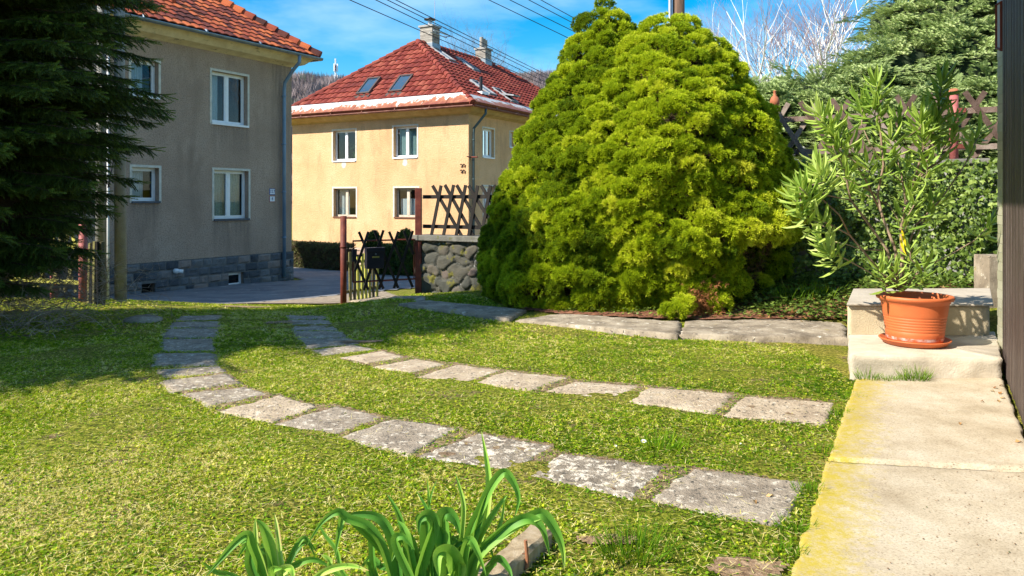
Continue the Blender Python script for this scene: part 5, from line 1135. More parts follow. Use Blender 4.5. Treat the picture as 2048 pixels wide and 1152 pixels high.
bare_tree((bx(1440), 36, 1), [(0,0,1)], 3.0, .14, 6, 8, M['bark'], M['dtw'], .5, .03, label='dark bare tree between the wooden pole and the birches', cat='tree')
for i, (px, Y, top_, sd, lb) in enumerate(((955,62,75,4,'bare tree behind the roof between the two chimneys'),(1020,66,110,7,'bare tree behind the roof right of the second chimney'),(905,70,95,9,'thin bare tree just right of the cowled chimney'))):
    zt = H+(YH-top_)/F*Y; hh = zt+1.8; bare_tree(((px-1024)/F*Y, Y, -1.8), [(random.uniform(-.1,.1),0,1)], hh*.40, .36, 6, sd, M['bark'], M['dtw'], .5, .06, label=lb, cat='tree', group='bare trees behind the yellow house')
hY = 330.; zt_ = H+(YH-133)/F*hY; bare_tree(((607-1024)/F*hY, hY, zt_-16), [(0,0,1)], 5.2, .35, 6, 2, M['dtw'], M['dtw'], .5, .05, label='tall bare tree sticking up from the hilltop wood beside the grey house eave', cat='tree')
# ---------------------------------------------------------------- big soft conifers behind the brown lattice
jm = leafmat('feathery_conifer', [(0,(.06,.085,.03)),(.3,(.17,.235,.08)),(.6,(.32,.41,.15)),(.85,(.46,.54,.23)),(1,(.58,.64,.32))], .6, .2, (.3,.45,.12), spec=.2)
def spray(n=13, seed=2):
    r = random.Random(seed); tv = []; tf = []; tt = []
    for i in range(n):
        z = i/n*.8; sg = 1 if i % 2 else -1; L = (.42-.25*z)*(.7+.5*r.random()); d = Vector((sg*.75, r.uniform(-.2,.2), .65)).normalized()*L; s = Vector((.028,0.0,-.02)); s2 = Vector((0,.035,0)); o = Vector((0, -.06*z, z)); b = len(tv)
        tv += [tuple(o-s-s2), tuple(o+s+s2), tuple(o+d+Vector((0,0,-.0)))]; tf.append((b,b+1,b+2)); tt += [-.08,-.08,.15]
        b = len(tv); o2 = o+d*.45; d3 = Vector((sg*.2, .1, .28))*.9; tv += [tuple(o2-s), tuple(o2+s+s2), tuple(o2+d3)]; tf.append((b,b+1,b+2)); tt += [-.03,-.03,.2]
    b = len(tv); tv += [(-.03,0,0),(.03,0,0),(0,-.08,1.1)]; tf.append((b,b+1,b+2)); tt += [-.1,-.1,.2]
    return tv, tf, tt
def soft_conifer(loc, lobes, nlayer, seed, **k):
    """lobes: ellipsoids (x,y,z,rx,ry,rz); shelves of sprays over each"""
    r = np.random.default_rng(seed); root = empty('conifer_tree', loc, **k); P = []; D = []; T = []
    for (x, y, z, rx, ry, rz) in lobes:
        for i in range(int(nlayer*(rx*rz)**.8)):
            v = r.normal(size=3); v[1] -= .5; v[2] += .15; v /= np.linalg.norm(v); c = np.array([x,y,z])+v*np.array([rx,ry,rz])*r.uniform(.72,1.08)
            out = v*np.array([1,1,.25]); out /= np.linalg.norm(out); sd = np.cross(out, [0,0,1]); L = r.uniform(.45,.9); t0 = r.uniform(.2,.62)
            m = 56
            for q in range(m):
                t = r.random(); s = r.uniform(-1,1)*(1-t*.75)*.42; p = c+out*(t*L-.4)+sd*s*L+np.array([0,0,-.18*t*t+.10*t-.12*abs(s)+r.normal()*.03])
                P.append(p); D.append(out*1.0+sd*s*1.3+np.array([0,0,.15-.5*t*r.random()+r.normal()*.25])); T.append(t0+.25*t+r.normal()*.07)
    P = np.array(P); D = np.array(D); print('sprays', len(P)); tv, tf, tt = spray()
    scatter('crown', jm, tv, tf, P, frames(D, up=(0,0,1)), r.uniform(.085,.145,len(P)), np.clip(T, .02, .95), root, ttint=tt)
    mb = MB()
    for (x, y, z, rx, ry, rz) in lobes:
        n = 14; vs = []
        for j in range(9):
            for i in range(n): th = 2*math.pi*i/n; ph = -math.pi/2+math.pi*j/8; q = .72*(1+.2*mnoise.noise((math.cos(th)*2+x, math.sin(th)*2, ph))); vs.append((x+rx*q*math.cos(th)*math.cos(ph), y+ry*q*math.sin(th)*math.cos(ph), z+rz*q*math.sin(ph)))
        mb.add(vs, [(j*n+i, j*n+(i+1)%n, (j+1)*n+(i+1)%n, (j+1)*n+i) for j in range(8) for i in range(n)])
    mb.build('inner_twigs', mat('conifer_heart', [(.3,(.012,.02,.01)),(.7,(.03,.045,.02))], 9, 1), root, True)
    mb = MB(); mb.tube([(0,0,-.5),(0,0,lobes[0][2])], [.18,.1], 8); mb.build('trunk', M['bark'], root); return root
def LB(px, py, Y, rx, ry, rz, o): p = W(px, py, Y); return (p.x-o[0], p.y-o[1], p.z-o[2], rx, ry, rz)
o1 = ((1905-1024)/F*13.6, 13.6, 2.0)
soft_conifer(o1, [LB(1925,150,13.6,1.3,1.1,1.0,o1), LB(1950,30,14,1.3,1.1,1.1,o1), LB(1870,70,14,.95,.9,.8,o1), LB(1800,140,13.8,1.0,.9,.6,o1), LB(1790,40,14.2,.55,.6,.4,o1), LB(1730,170,13.6,.7,.8,.45,o1), LB(1820,-40,14.6,.8,.8,.5,o1), LB(2020,120,14,1.2,1,1.2,o1),LB(1930,-60,14.6,1.2,1.2,1.0,o1)], 100, 4, label='tall grey-green conifer with feathery shelves at the upper right', cat='tree', group='soft conifers behind the lattice')
o2 = ((1640-1024)/F*13.8, 13.8, 2.0)
soft_conifer(o2, [LB(1640,225,13.8,1.0,.9,.75,o2), LB(1560,245,13.9,.8,.8,.72,o2), LB(1500,240,14.1,.8,.8,.7,o2), LB(1700,240,13.6,.9,.8,.8,o2)], 105, 5, label='lower broad grey-green conifer behind the lattice beside the dwarf conifers', cat='tree', group='soft conifers behind the lattice')
o3 = ((1800-1024)/F*12.6, 12.6, 2.0)
soft_conifer(o3, [LB(1790,270,12.6,1.0,.6,.75,o3), LB(1900,265,12.3,1.0,.6,.8,o3), LB(1980,255,12.2,.8,.6,.9,o3), LB(1700,280,12.9,.7,.5,.55,o3)], 105, 6, label='low spreading grey-green conifer directly behind the brown lattice', cat='tree', group='soft conifers behind the lattice')
o4 = ((1480-1024)/F*18, 18, 1.0)
# ---------------------------------------------------------------- ivy
im = leafmat('ivy_leaf', [(0,(.03,.055,.012)),(.4,(.085,.14,.022)),(.7,(.16,.23,.035)),(1,(.30,.38,.09))], .45, .2, (.25,.4,.04), spec=.3)
ivt = [(0,0,0),(.32,.05,.05),(.5,0,.42),(.24,.06,.5),(0,-.03,1),(-.24,.06,.5),(-.5,0,.42),(-.32,.05,.05),(0,.09,.35)]
ivf = [(8,0,1),(8,1,2),(8,2,3),(8,3,4),(8,4,5),(8,5,6),(8,6,7),(8,7,0)]
def ivy(n, seed, **k):
    r = np.random.default_rng(seed); s = r.uniform(2.5, 9.8, n); z = .15+(1.95)*r.random(n)**.85; bulge = np.array([mnoise.noise((a*1.5, b*1.8, 3)) for a, b in zip(s, z)])
    bulge2 = np.array([mnoise.noise((a*4, b*4, 7)) for a, b in zip(s, z)]); top = 1.85+.3*bulge2; ok = (z < top+.2)
    off = -(.05+.13*r.random(n)+.22*np.clip(bulge+.3,0,1)+.12*bulge2+np.clip(.9-z,0,1)*.35)
    P = np.c_[WP.x+wd.x*s-wn.x*off, WP.y+wd.y*s-wn.y*off, z]; P = P[ok]; n = len(P)
    D = np.tile([wn.x*.5, wn.y*.5, -.55], (n,1))+r.normal(size=(n,3))*.45; Rm = frames(D, up=(-wn.x,-wn.y,0))
    Rm = Rm + 0; return scatter('ivy', im, ivt, ivf, P, Rm, r.uniform(.045,.085,n), np.clip(.5+.25*r.normal(size=n),0,1), **k)
ivy(18000, 2, label='dense dark ivy hanging over the retaining wall', cat='ivy', kind='stuff')
# ivy and weeds over the bed
def ground_leaves(name, n, poly, size, m, seed, tintc=.5, up=.6, dz=.02, tv=ivt, tf=ivf, spreadt=.2, h=.06, **k):
    r = np.random.default_rng(seed); P = np.array(poly); x = r.uniform(P[:,0].min(), P[:,0].max(), n*3); y = r.uniform(P[:,1].min(), P[:,1].max(), n*3); ok = inpoly(x, y, P); x, y = x[ok][:n], y[ok][:n]
    z = gz(x, y)+dz+h*r.random(len(x)); D = r.normal(size=(len(x),3))*[1,1,.3]+[0,-.2,.15]; Rm = frames(D, up=(0,0,1)); Rm = Rm
    return scatter(name, m, tv, tf, np.c_[x,y,z], Rm, r.uniform(size[0], size[1], len(x)), np.clip(tintc+spreadt*r.normal(size=len(x)),0,1), **k)
bed = [(.1,9.9),(.6,9.55),(1.6,9.3),(2.4,9.15),(3.9,8.75),(3.95,7.9),(4.2,9.4),(6.3,9.6),(6.0,10.2),(2.5,12.1),(-.9,13.6),(-.9,12.6)]
bedsoil = mat('needle_litter_soil', [(.3,(.09,.04,.025)),(.5,(.22,.09,.05)),(.7,(.38,.18,.10))], 14, 1, 1, 60, detail=10)
drape('planting_bed', [(.15,10.05),(.55,9.75),(1.3,9.5),(2.2,9.25),(2.9,9.2),(4.1,9.0),(4.3,8.6),(6.5,9.4),(6.3,10.2),(2.5,12.2),(-.6,13.4),(-.4,12)], bedsoil, .028, .06, kind='structure')
ground_leaves('ground_ivy', 5200, [(3.0,9.3),(3.7,8.95),(4.05,8.75),(4.3,8.72),(5.9,9.5),(5.9,10.3),(3.4,11.6),(2.9,10.2)], (.04,.075), im, 5, .48, h=.12, label='low ivy and weeds spreading over the bed right of the dwarf conifers', cat='ivy', kind='stuff')
ground_leaves('ground_ivy', 600, [(.5,9.85),(1.3,9.55),(2.5,9.25),(3.2,9.2),(3.0,9.8),(.8,10.1)], (.03,.05), im, 6, .6, h=.08, label='sparse ivy sprigs under the skirt of the dwarf conifers', cat='ivy', kind='stuff')
dryleaf = leafmat('dry_fallen_leaf', [(0,(.16,.06,.02)),(.5,(.36,.17,.06)),(1,(.5,.34,.15))], .7, .1)
ground_leaves('fallen_leaves', 260, [(2.9,9.1),(4.1,8.9),(4.2,8.7),(5.5,9.5),(3.3,10.0)], (.04,.07), dryleaf, 7, .5, h=.1, label='brown fallen leaves strewn over the bed', cat='leaves', kind='stuff')
# topiary balls, hedge and shrubs across the road
gm = leafmat('clipped_shrub_leaf', [(0,(.03,.05,.012)),(.5,(.07,.11,.02)),(1,(.14,.2,.03))], .5, .1)
def ball(loc, rx, rz, n, m, name, parent=None, stem=0, **k):
    r = np.random.default_rng(int(abs(loc[0]*10)+n)); v = r.normal(size=(n,3)); v /= np.linalg.norm(v, axis=1, keepdims=True); P = v*[rx,rx,rz]*r.uniform(.8,1.03,(n,1))+[0,0,rz]
    root = empty(name, loc, **k); scatter('crown', m, *blade_tuft(5, 1.0, 1, .35, 3, two=False)[:2], P, frames(v+r.normal(size=(n,3))*.3), np.full(n,.09), r.random(n), root)
    mb = MB(); nn = 16; vs = [(rx*.85*math.cos(2*math.pi*i/nn)*math.cos(ph), rx*.85*math.sin(2*math.pi*i/nn)*math.cos(ph), rz+rz*.85*math.sin(ph)) for ph in np.linspace(-1.5,1.5,9) for i in range(nn)]
    mb.add(vs, [(j*nn+i, j*nn+(i+1)%nn, (j+1)*nn+(i+1)%nn, (j+1)*nn+i) for j in range(8) for i in range(nn)]); mb.build('inner_twigs', core_m, root); return root
for px, pt, wpx, lb in ((748,462,31,'clipped round dark shrub showing above the gate, nearer the free post'),(811,458,37,'clipped round dark shrub showing above the gate, nearer the square post')):
    Y = 30.0; rx = wpx/F*Y/2; zt = H+(YH-pt)/F*Y; zb = H-(546-YH)/F*Y; ball(((px-1024)/F*Y, Y, zb), rx*1.05, (zt-zb)/2, 2600, gm, 'round_shrub', label=lb, cat='shrub', group='clipped shrubs across the road')
r_ = np.random.default_rng(5)
def hedge(p, q, w, h, n, m, **k):
    p, q = np.array(p, float), np.array(q, float); L = np.linalg.norm(q-p); d = (q-p)/L; s = np.array([-d[1], d[0]]); c = (p+q)/2; root = empty('hedge', (*c, float(g1(*c))), math.atan2(d[1], d[0]), **k)
    u = r_.uniform(-L/2, L/2, n); f = r_.random(n); y = np.where(f < .5, -w/2, r_.uniform(-w/2, w/2, n))+r_.normal(size=n)*.05; z = np.where(f < .5, r_.random(n)*h, h)+r_.normal(size=n)*.04
    scatter('crown', m, *blade_tuft(5, 1.0, 1, .3, 3, two=False)[:2], np.c_[u,y,z], frames(r_.normal(size=(n,3))+[0,-.5,.4]), np.full(n,.12), r_.random(n), root)
    mb = MB(); mb.box((-L/2,-w/2+.1,0),(L/2,w/2,h-.1), jit=.05); mb.build('inner_twigs', core_m, root); return root
bm = leafmat('brownish_hedge', [(0,(.07,.05,.03)),(.5,(.16,.11,.065)),(.8,(.12,.13,.05)),(1,(.2,.22,.07))], .8, .1)
hp0 = ((560-1024)/F*36.8, 36.8); hp1 = ((700-1024)/F*33.9, 33.9)
hedge(hp0, hp1, .7, 1.12, 6500, bm, label='brownish low hedge along the plinth of the yellow house', cat='hedge')
hedge(((765-1024)/F*31.2,31.2), ((850-1024)/F*30.2,30.2), .7, 1.15, 3500, gm, label='dark green low hedge below the round shrubs', cat='hedge')
# ---------------------------------------------------------------- grass
bare_m = mat('bare_crumbly_soil', [(.3,(.13,.075,.04)),(.5,(.30,.19,.11)),(.7,(.50,.36,.23))], 22, 1, 1, 60, detail=10, spots=[(7,.58,.05,(.08,.12,.02))])
def blob(cx, cy, rx, ry, seed, n=40): return [(cx+rx*math.cos(a)*(1+.35*mnoise.noise((math.cos(a)*1.6, math.sin(a)*1.6, seed))), cy+ry*math.sin(a)*(1+.35*mnoise.noise((math.cos(a)*1.6, math.sin(a)*1.6, seed)))) for a in np.linspace(0, 6.283, n+1)[:-1]]
BARE = [blob(.95, 3.08, .17, .10, 2), blob(.42, 3.35, .16, .06, 3), blob(-3.0, 10.2, .35, .25, 4), blob(-4.6, 13.2, .5, .3, 5), blob(-1.6, 8.1, .25, .12, 7)]
for bp_ in BARE: drape('bare_soil', bp_, bare_m, .016, .02 if bp_[0][1] < 8 else .05, kind='structure')
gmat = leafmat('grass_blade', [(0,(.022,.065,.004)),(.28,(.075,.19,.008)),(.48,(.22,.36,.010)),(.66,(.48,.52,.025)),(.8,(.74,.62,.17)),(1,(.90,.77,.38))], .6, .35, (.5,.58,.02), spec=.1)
def clear_of(x, y, polys, grow_=0):
    ok = np.ones(len(x), bool)
    for P in polys:
        P = np.array(P); c = P.mean(0); P = c+(P-c)*(1+grow_); bb = (x > P[:,0].min()-.1)&(x < P[:,0].max()+.1)&(y > P[:,1].min()-.1)&(y < P[:,1].max()+.1)
        i = np.nonzero(bb & ok)[0]
        if len(i): ok[i[inpoly(x[i], y[i], P)]] = False
    return ok
stepP = [[(FL.x,FL.y),(FR.x,FR.y),(FR.x+.6,FR.y+3),(BL.x,BL.y+3)]]
paveP = [[(GZ(1722,774,za).x,GZ(1722,774,za).y),(3.1,6.35),(3.5,6.5),(9,6.6),(9,0),(GZ(1470,1500,za).x,GZ(1470,1500,za).y)]]
bedP = [[(.0,10.0),(.55,9.5),(1.5,9.3),(4.2,8.6),(7,9.2),(7,14),(-.9,13.5)]]
roadP = [[(-30,13.6),(-14,14.2),(-9.5,14.9),(-5.9,15.7),(-4.6,17.6),(-3.2,20.6),(-1.2,24),(3,31),(0,60),(-60,60)], [(-4.3,14.25),(-3.15,14.1),(-2.6,15.2),(-2.6,17),(-3.4,20.6),(-6,16.5)]]
SLshr = [list(map(tuple, np.array(p).mean(0)+(np.array(p)-np.array(p).mean(0))*.97)) for p in SLABS]
allP = SLshr+stepP+paveP+bedP+roadP
nfield = lambda x, y, s, o=0: np.array([mnoise.noise((a*s+o, b*s, o)) for a, b in zip(x, y)])
def lawn(n, y0, y1, xm0, xm1, size, w, nb, seed, name):
    r = np.random.default_rng(seed); y = r.uniform(y0, y1, n); x = r.uniform(0, 1, n); x = (xm0*y1)+(xm1*y1-xm0*y1)*x; k = (x > -.75*y-1)&(x < .75*y+.8); x, y = x[k], y[k]
    ok = clear_of(x, y, allP); x, y = x[ok], y[ok]; f1 = nfield(x, y, .7, 3); f2 = nfield(x, y, 3.2, 9); f3 = nfield(x, y, 11, 5)
    bare = (f2+.6*f3 > .34) & (r.random(len(x)) < .7); bare |= (~clear_of(x, y, SEAM)) & (r.random(len(x)) < .45); fr = (y < 3.75)&(x > .35); bare |= fr & (f2+.6*f3 > -.1) & (r.random(len(x)) < .5)
    tracks = (x < -4.6) & (y > 8.2) & (r.random(len(x)) < .55); bare |= tracks
    x, y, f1, f2, f3 = x[~bare], y[~bare], f1[~bare], f2[~bare], f3[~bare]
    yel = np.exp(-(((x+2.6)/.9)**2+((y-3.4)/.55)**2))*.35     # straw patch at the lower left
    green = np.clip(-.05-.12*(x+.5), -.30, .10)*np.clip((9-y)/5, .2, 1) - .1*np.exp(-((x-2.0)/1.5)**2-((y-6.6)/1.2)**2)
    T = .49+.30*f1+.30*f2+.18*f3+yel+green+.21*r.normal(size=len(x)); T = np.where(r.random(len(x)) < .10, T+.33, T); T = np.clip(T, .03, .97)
    tall = np.clip(.8+.5*f2-.2*f1, .5, 1.5); D = r.normal(size=(len(x),3))*.28+[0,0,1]
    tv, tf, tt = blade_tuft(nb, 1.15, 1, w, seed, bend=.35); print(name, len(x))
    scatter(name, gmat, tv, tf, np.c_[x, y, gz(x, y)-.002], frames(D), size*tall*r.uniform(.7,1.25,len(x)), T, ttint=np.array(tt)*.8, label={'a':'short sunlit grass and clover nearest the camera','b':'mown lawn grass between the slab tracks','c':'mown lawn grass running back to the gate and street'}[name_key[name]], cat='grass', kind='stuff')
name_key = {'near_grass':'a','lawn_grass':'b','far_lawn_grass':'c'}
lawn(95000, 2.3, 4.8, -.8, .42, .024, .12, 7, 1, 'near_grass')
lawn(120000, 4.8, 8.2, -.8, .62, .028, .15, 6, 2, 'lawn_grass')
lawn(110000, 8.2, 15.8, -.8, .25, .038, .19, 5, 3, 'far_lawn_grass')
# clover and moss leaves low in the lawn
clov = [(-.5,0,.1),(0,.05,-.05),(.5,0,.1),(.45,0,.75),(0,.05,1.0),(-.45,0,.75)]
r2 = np.random.default_rng(12); n = 60000; y = 2.3+5.2*r2.random(n)**1.4; x = r2.uniform(-.78,.6,n)*y; ok = clear_of(x, y, allP) & ~((y < 3.8)&(x > .3)&(r2.random(len(x)) < .5)); x, y = x[ok], y[ok]
D = r2.normal(size=(len(x),3))*[1,1,.45]+[0,0,.25]; T = np.clip(.42+.25*nfield(x,y,2.,4)+.14*r2.normal(size=len(x)),0,.8)
scatter('clover', gmat, clov, [(0,1,4,5),(1,2,3,4)], np.c_[x,y,gz(x,y)+.006+.012*r2.random(len(x))], frames(D, up=(0,0,1)), r2.uniform(.007,.014,len(x)), T, label='tiny clover and moss leaves low in the lawn', cat='clover', kind='stuff')
# straw and dead bits
n = 16000; y = 2.3+6*r2.random(n)**1.3; x = r2.uniform(-.78,.6,n)*y; ok = clear_of(x, y, stepP+paveP+bedP); x, y = x[ok], y[ok]
onslab = ~clear_of(x, y, SLABS); kk = (~onslab) | (r2.random(len(x)) < .15); x, y = x[kk], y[kk]
D = r2.normal(size=(len(x),3))*[1,1,.18]
scatter('straw', gmat, [(-.5,0,0),(.5,0,0),(.3,0,1),(-.1,0,1)], [(0,1,2,3)], np.c_[x,y,gz(x,y)+.018+.012*r2.random(len(x))], frames(D, up=(0,0,1)), np.c_[np.full(len(x),.0035), np.ones(len(x)), r2.uniform(.02,.055,len(x))], np.clip(.88+.1*r2.normal(size=len(x)),.7,1), label='dry straw bits lying in the lawn', cat='straw', kind='stuff')
# longer grass clumps
def clump(name, ctr, n, rad, L, w, tint, seed, sp=.55, flat=1, **k):
    r = np.random.default_rng(seed); a = r.uniform(0,6.28,n); q = rad*np.sqrt(r.random(n)); P = np.c_[np.cos(a)*q, np.sin(a)*q*flat, np.zeros(n)]; D = np.c_[np.cos(a)*sp*(q/rad+.2), np.sin(a)*sp*(q/rad+.2), np.ones(n)]+r.normal(size=(n,3))*.15
    tv = [(-.5,0,0),(.5,0,0),(.42,.0,.5),(-.42,.0,.5),(0,.18,1)]; tf = [(0,1,2,3),(3,2,4)]; l = L*r.uniform(.5,1.1,n)
    z = np.array([g1(ctr[0]+p[0], ctr[1]+p[1]) for p in P]); P[:,2] = z-ctr[2]-.005; P[:,2] = np.where(ctr[2] == .03, .0, P[:,2])
    return scatter(name, gmat, tv, tf, P, frames(D), np.c_[np.full(n,w), l, l], np.clip(tint+.1*r.normal(size=n),.02,.9), None, ttint=[-.08,-.08,0,0,.15], oloc=ctr, **k)
def ctr(px, py): p = GP(px, py); return (p.x, p.y, p.z)
tuftg = 'grass tufts along slabs and steps'
clump('grass_tuft', (*GP(1735,770)[:2], 0.03), 60, .09, .10, .004, .25, 1, label='grass tuft at the left foot of the lower step', cat='grass tuft', group=tuftg)
clump('grass_tuft', (*GP(1830,773)[:2], .03), 150, .13, .13, .004, .25, 2, flat=.5, label='fuller grass tuft against the middle of the lower step', cat='grass tuft', group=tuftg)
clump('grass_tuft', (*GP(1780,772)[:2], .03), 80, .13, .06, .004, .3, 22, flat=.5, label='low grass between the two tufts at the lower step', cat='grass tuft', group=tuftg)
clump('grass_tuft', (*GP(1270,1108)[:2], 0), 260, .14, .14, .0045, .22, 3, label='dark green spreading grass tuft on the bare soil at the bottom', cat='grass tuft', group=tuftg)
clump('grass_tuft', (*GP(1320,905)[:2], 0), 90, .11, .11, .004, .4, 4, label='grass tuft by the white daisy above the front track', cat='grass tuft', group=tuftg)
clump('grass_tuft', (*GP(1325,890)[:2], 0), 220, .16, .08, .004, .3, 44, label='thicker lawn growth between the tracks beside the daisy', cat='grass tuft', group=tuftg)
for i, (px, py, n_, lb) in enumerate(((1684,832,100,'at the end of the rear track'),(1645,905,90,'halfway along the pavement edge'),(1620,985,90,'at the corner of the first front slab'),(1592,1060,80,'low on the pavement edge'),(1570,1110,80,'nearest the camera on the pavement edge'),(1707,800,90,'at the far corner of the pavement'))):
    clump('grass_tuft', (*GP(px,py)[:2], 0), n_, .075, .075, .004, .27, 50+i, label='grass fringe '+lb, cat='grass tuft', group=tuftg)
for i, (px, py, n_) in enumerate(((1575,600,90),(1615,592,110),(1640,590,80),(1595,585,70))):
    p = GP(px, py, .05); clump('grass_tuft', (p.x,p.y,p.z), n_, .2, .26, .009, .3, 10+i, label='long blue-green grass tuft in the bed, '+['lowest and leftmost','largest in the middle','rightmost','rear one in the shade'][i], cat='grass tuft', group='grass tufts in the planting bed')
# grit and crumbs on the paving
r3 = np.random.default_rng(77); n = 900; tq = r3.random(n)*.9; x = 1.1+tq*3.2+r3.random(n)*1.6; y = 2.6+tq*4.2; ok = ~clear_of(x, y, [[tuple(GZ(a, b, za)[:2]) for a, b in ((1722,775),(1998,770),(2075,945),(2500,1400),(1520,1400))]]); x, y = x[ok], y[ok]
gv = [(-.5,-.4,0),(.5,-.5,0),(.4,.5,0),(-.4,.4,0),(0,.05,.45)]
scatter('grit', bare_m, gv, [(0,1,4),(1,2,4),(2,3,4),(3,0,4)], np.c_[x, y, np.full(len(x), za-.002)], frames(np.tile([0,0,1.],(len(x),1))+r3.normal(size=(len(x),3))*.1), r3.uniform(.003,.009,len(x)), r3.random(len(x)), label='fine grit and crumbs lying on the pale pavement', cat='grit', kind='stuff')
# daisies
dm = mat('white_petals', [(.3,(.75,.75,.75)),(.7,(.85,.85,.85))], 5, .7); ym = mat('yellow_flower_heart', [(.3,(.7,.5,.02)),(.7,(.8,.6,.05))], 5, .7)
for px, py, s, lb in ((1287,901,.017,'white daisy above the front track'),(1231,911,.009,'tiny white daisy left of the larger one'),(1480,906,.007,'very small white daisy toward the pavement')):
    p = GP(px, py); root = empty('daisy', p, label=lb, cat='daisy', group='daisies in the lawn'); mb = MB(); mb.tube([(0,0,0),(0,0,.05)], .0015, 5); mb.build('stem', gmat, root)
    mb = MB()
    for i in range(14): a = 2*math.pi*i/14; mb.add([(0,-.004,.052),(math.cos(a-.2)*s,math.sin(a-.2)*s-.004,.058+.3*s*math.sin(a)),(math.cos(a+.2)*s,math.sin(a+.2)*s-.004,.058+.3*s*math.sin(a))], [(0,1,2)])
    mb.build('petals', dm, root); mb = MB(); mb.lathe([(s*.35,.053),(s*.2,.060),(0,.061)], n=10); mb.build('heart', ym, root)
# fallen leaves on the pavement
fll = [(1992,775),(2000,785),(1985,781),(2006,795),(1997,801),(1965,802),(2038,882),(2003,770),(1920,846),(1540,990),(1510,1002),(1703,745)]
for i, (px, py) in enumerate(fll):
    p = GZ(px, py, .04) if px > 1700 else GP(px, py, .02); s = .035+.015*random.random(); mb = MB(); a = random.random()*6
    pts = [(-.5,0),(-.25,.2),(.15,.24),(.5,0),(.15,-.24),(-.25,-.2)]; vs = [(s*(x*math.cos(a)-y*math.sin(a)), s*(x*math.sin(a)+y*math.cos(a)), .008*math.cos(x*5+y*7)) for x, y in pts]+[(0,0,.004)]
    mb.add(vs, [(i_, (i_+1) % 6, 6) for i_ in range(6)], random.random()); mb.build('fallen_leaf', dryleaf, None, loc=p, label='small brown curled leaf lying on the concrete or slabs', cat='leaf', group='fallen brown leaves')
# ---------------------------------------------------------------- oleander
ol_m = leafmat('oleander_leaf', [(0,(.08,.16,.025)),(.35,(.20,.33,.045)),(.65,(.42,.56,.11)),(.93,(.64,.73,.25)),(1,(.9,.7,.03))], .42, .35, (.5,.65,.08), spec=.4)
olb = mat('oleander_stem', [(.3,(.16,.10,.07)),(.5,(.28,.19,.13)),(.75,(.42,.32,.24))], 6, .8, .4, 40)
ole = empty('oleander_plant', (pc.x, pc.y, pc.z+.38), label='tall many-stemmed oleander with long narrow leaves growing in the terracotta pot', cat='plant')
oo = Vector(ole.location); PY = pc.y
def op(px, py, dy=0): return W(px, py, PY+dy)-oo
stems = [ # polyline in photo pixels with depth offset of the tip, radius
 ([(1806,582),(1805,520),(1803,450),(1812,410),(1822,380)], 0, .021), ([(1822,380),(1850,340),(1880,322),(1905,290),(1912,250)], .25, .013), ([(1822,380),(1838,330),(1846,290),(1842,255)], -.1, .011),
 ([(1803,450),(1812,400),(1850,330),(1868,250),(1880,190)], .1, .012), ([(1798,580),(1790,500),(1765,430),(1757,390),(1768,330),(1757,230),(1752,190)], -.05, .015),
 ([(1795,578),(1775,500),(1730,440),(1700,400),(1688,340),(1665,290)], -.15, .014), ([(1792,578),(1740,520),(1700,470),(1660,448),(1610,430)], -.25, .011), ([(1700,470),(1680,430),(1630,385),(1600,375)], -.3, .008),
 ([(1790,580),(1745,548),(1690,518),(1660,505)], -.1, .008), ([(1765,430),(1725,350),(1690,300),(1660,250)], -.1, .010), ([(1690,300),(1655,262),(1630,240)], -.15, .006), ([(1775,500),(1728,500),(1690,488),(1640,478)], .1, .007), 
 ([(1812,578),(1840,540),(1900,510),(1950,480),(1980,448)], .3, .007), ([(1812,410),(1800,340),(1790,300),(1795,250)], .2, .009), ([(1805,520),(1830,450),(1880,400),(1930,330),(1960,270)], .35, .010),
 ([(1768,330),(1740,290),(1722,250),(1725,215)], .1, .007), ([(1850,340),(1845,300),(1862,260)], -.15, .007), ([(1757,390),(1720,370),(1670,350),(1640,330)], .2, .007), ([(1810,580),(1822,500),(1842,450),(1870,400)], .2, .008),
 ([(1700,400),(1650,390),(1625,360)], -.05, .006), ([(1803,450),(1778,410),(1742,395),(1716,380)], .25, .006), ([(1800,582),(1782,555),(1760,545)], -.1, .005), ([(1808,580),(1828,552),(1846,540)], -.1, .005), ([(1803,480),(1820,440),(1828,410)], -.12, .004)]
clusters = [(1640,350,-.3,26),(1605,378,-.35,26),(1590,400,-.3,20),(1640,232,-.15,24),(1668,270,-.15,22),(1752,170,-.05,22),(1745,215,-.05,18),(1885,165,.1,30),(1880,215,.1,24),(1865,250,.05,22),(1910,245,.25,20),(1842,240,-.1,26),(1845,285,-.1,18),(1795,240,.2,20),
 (1722,210,.1,18),(1690,325,-.1,18),(1665,245,-.1,16),(1600,430,-.25,18),(1640,440,-.3,16),(1655,505,-.1,22),(1640,478,.1,18),(1980,448,.3,18),(1960,262,.35,12),(1868,405,.2,16),(1640,330,.2,16),(1768,320,0,14),(1805,430,-.1,12),(1828,405,-.12,12),(1760,545,-.1,16),(1790,545,-.1,16),(1846,540,-.1,14),(1716,380,.25,14),(1820,500,-.1,12),(1735,330,-.2,14),(1855,330,-.15,14),(1780,280,-.1,14),(1835,320,.2,14),(1880,300,.15,14),(1625,360,-.05,14),(1700,290,.1,14),(1810,350,.1,14)]
mb = MB(); tips = []; LP = []; LD = []; LT = []
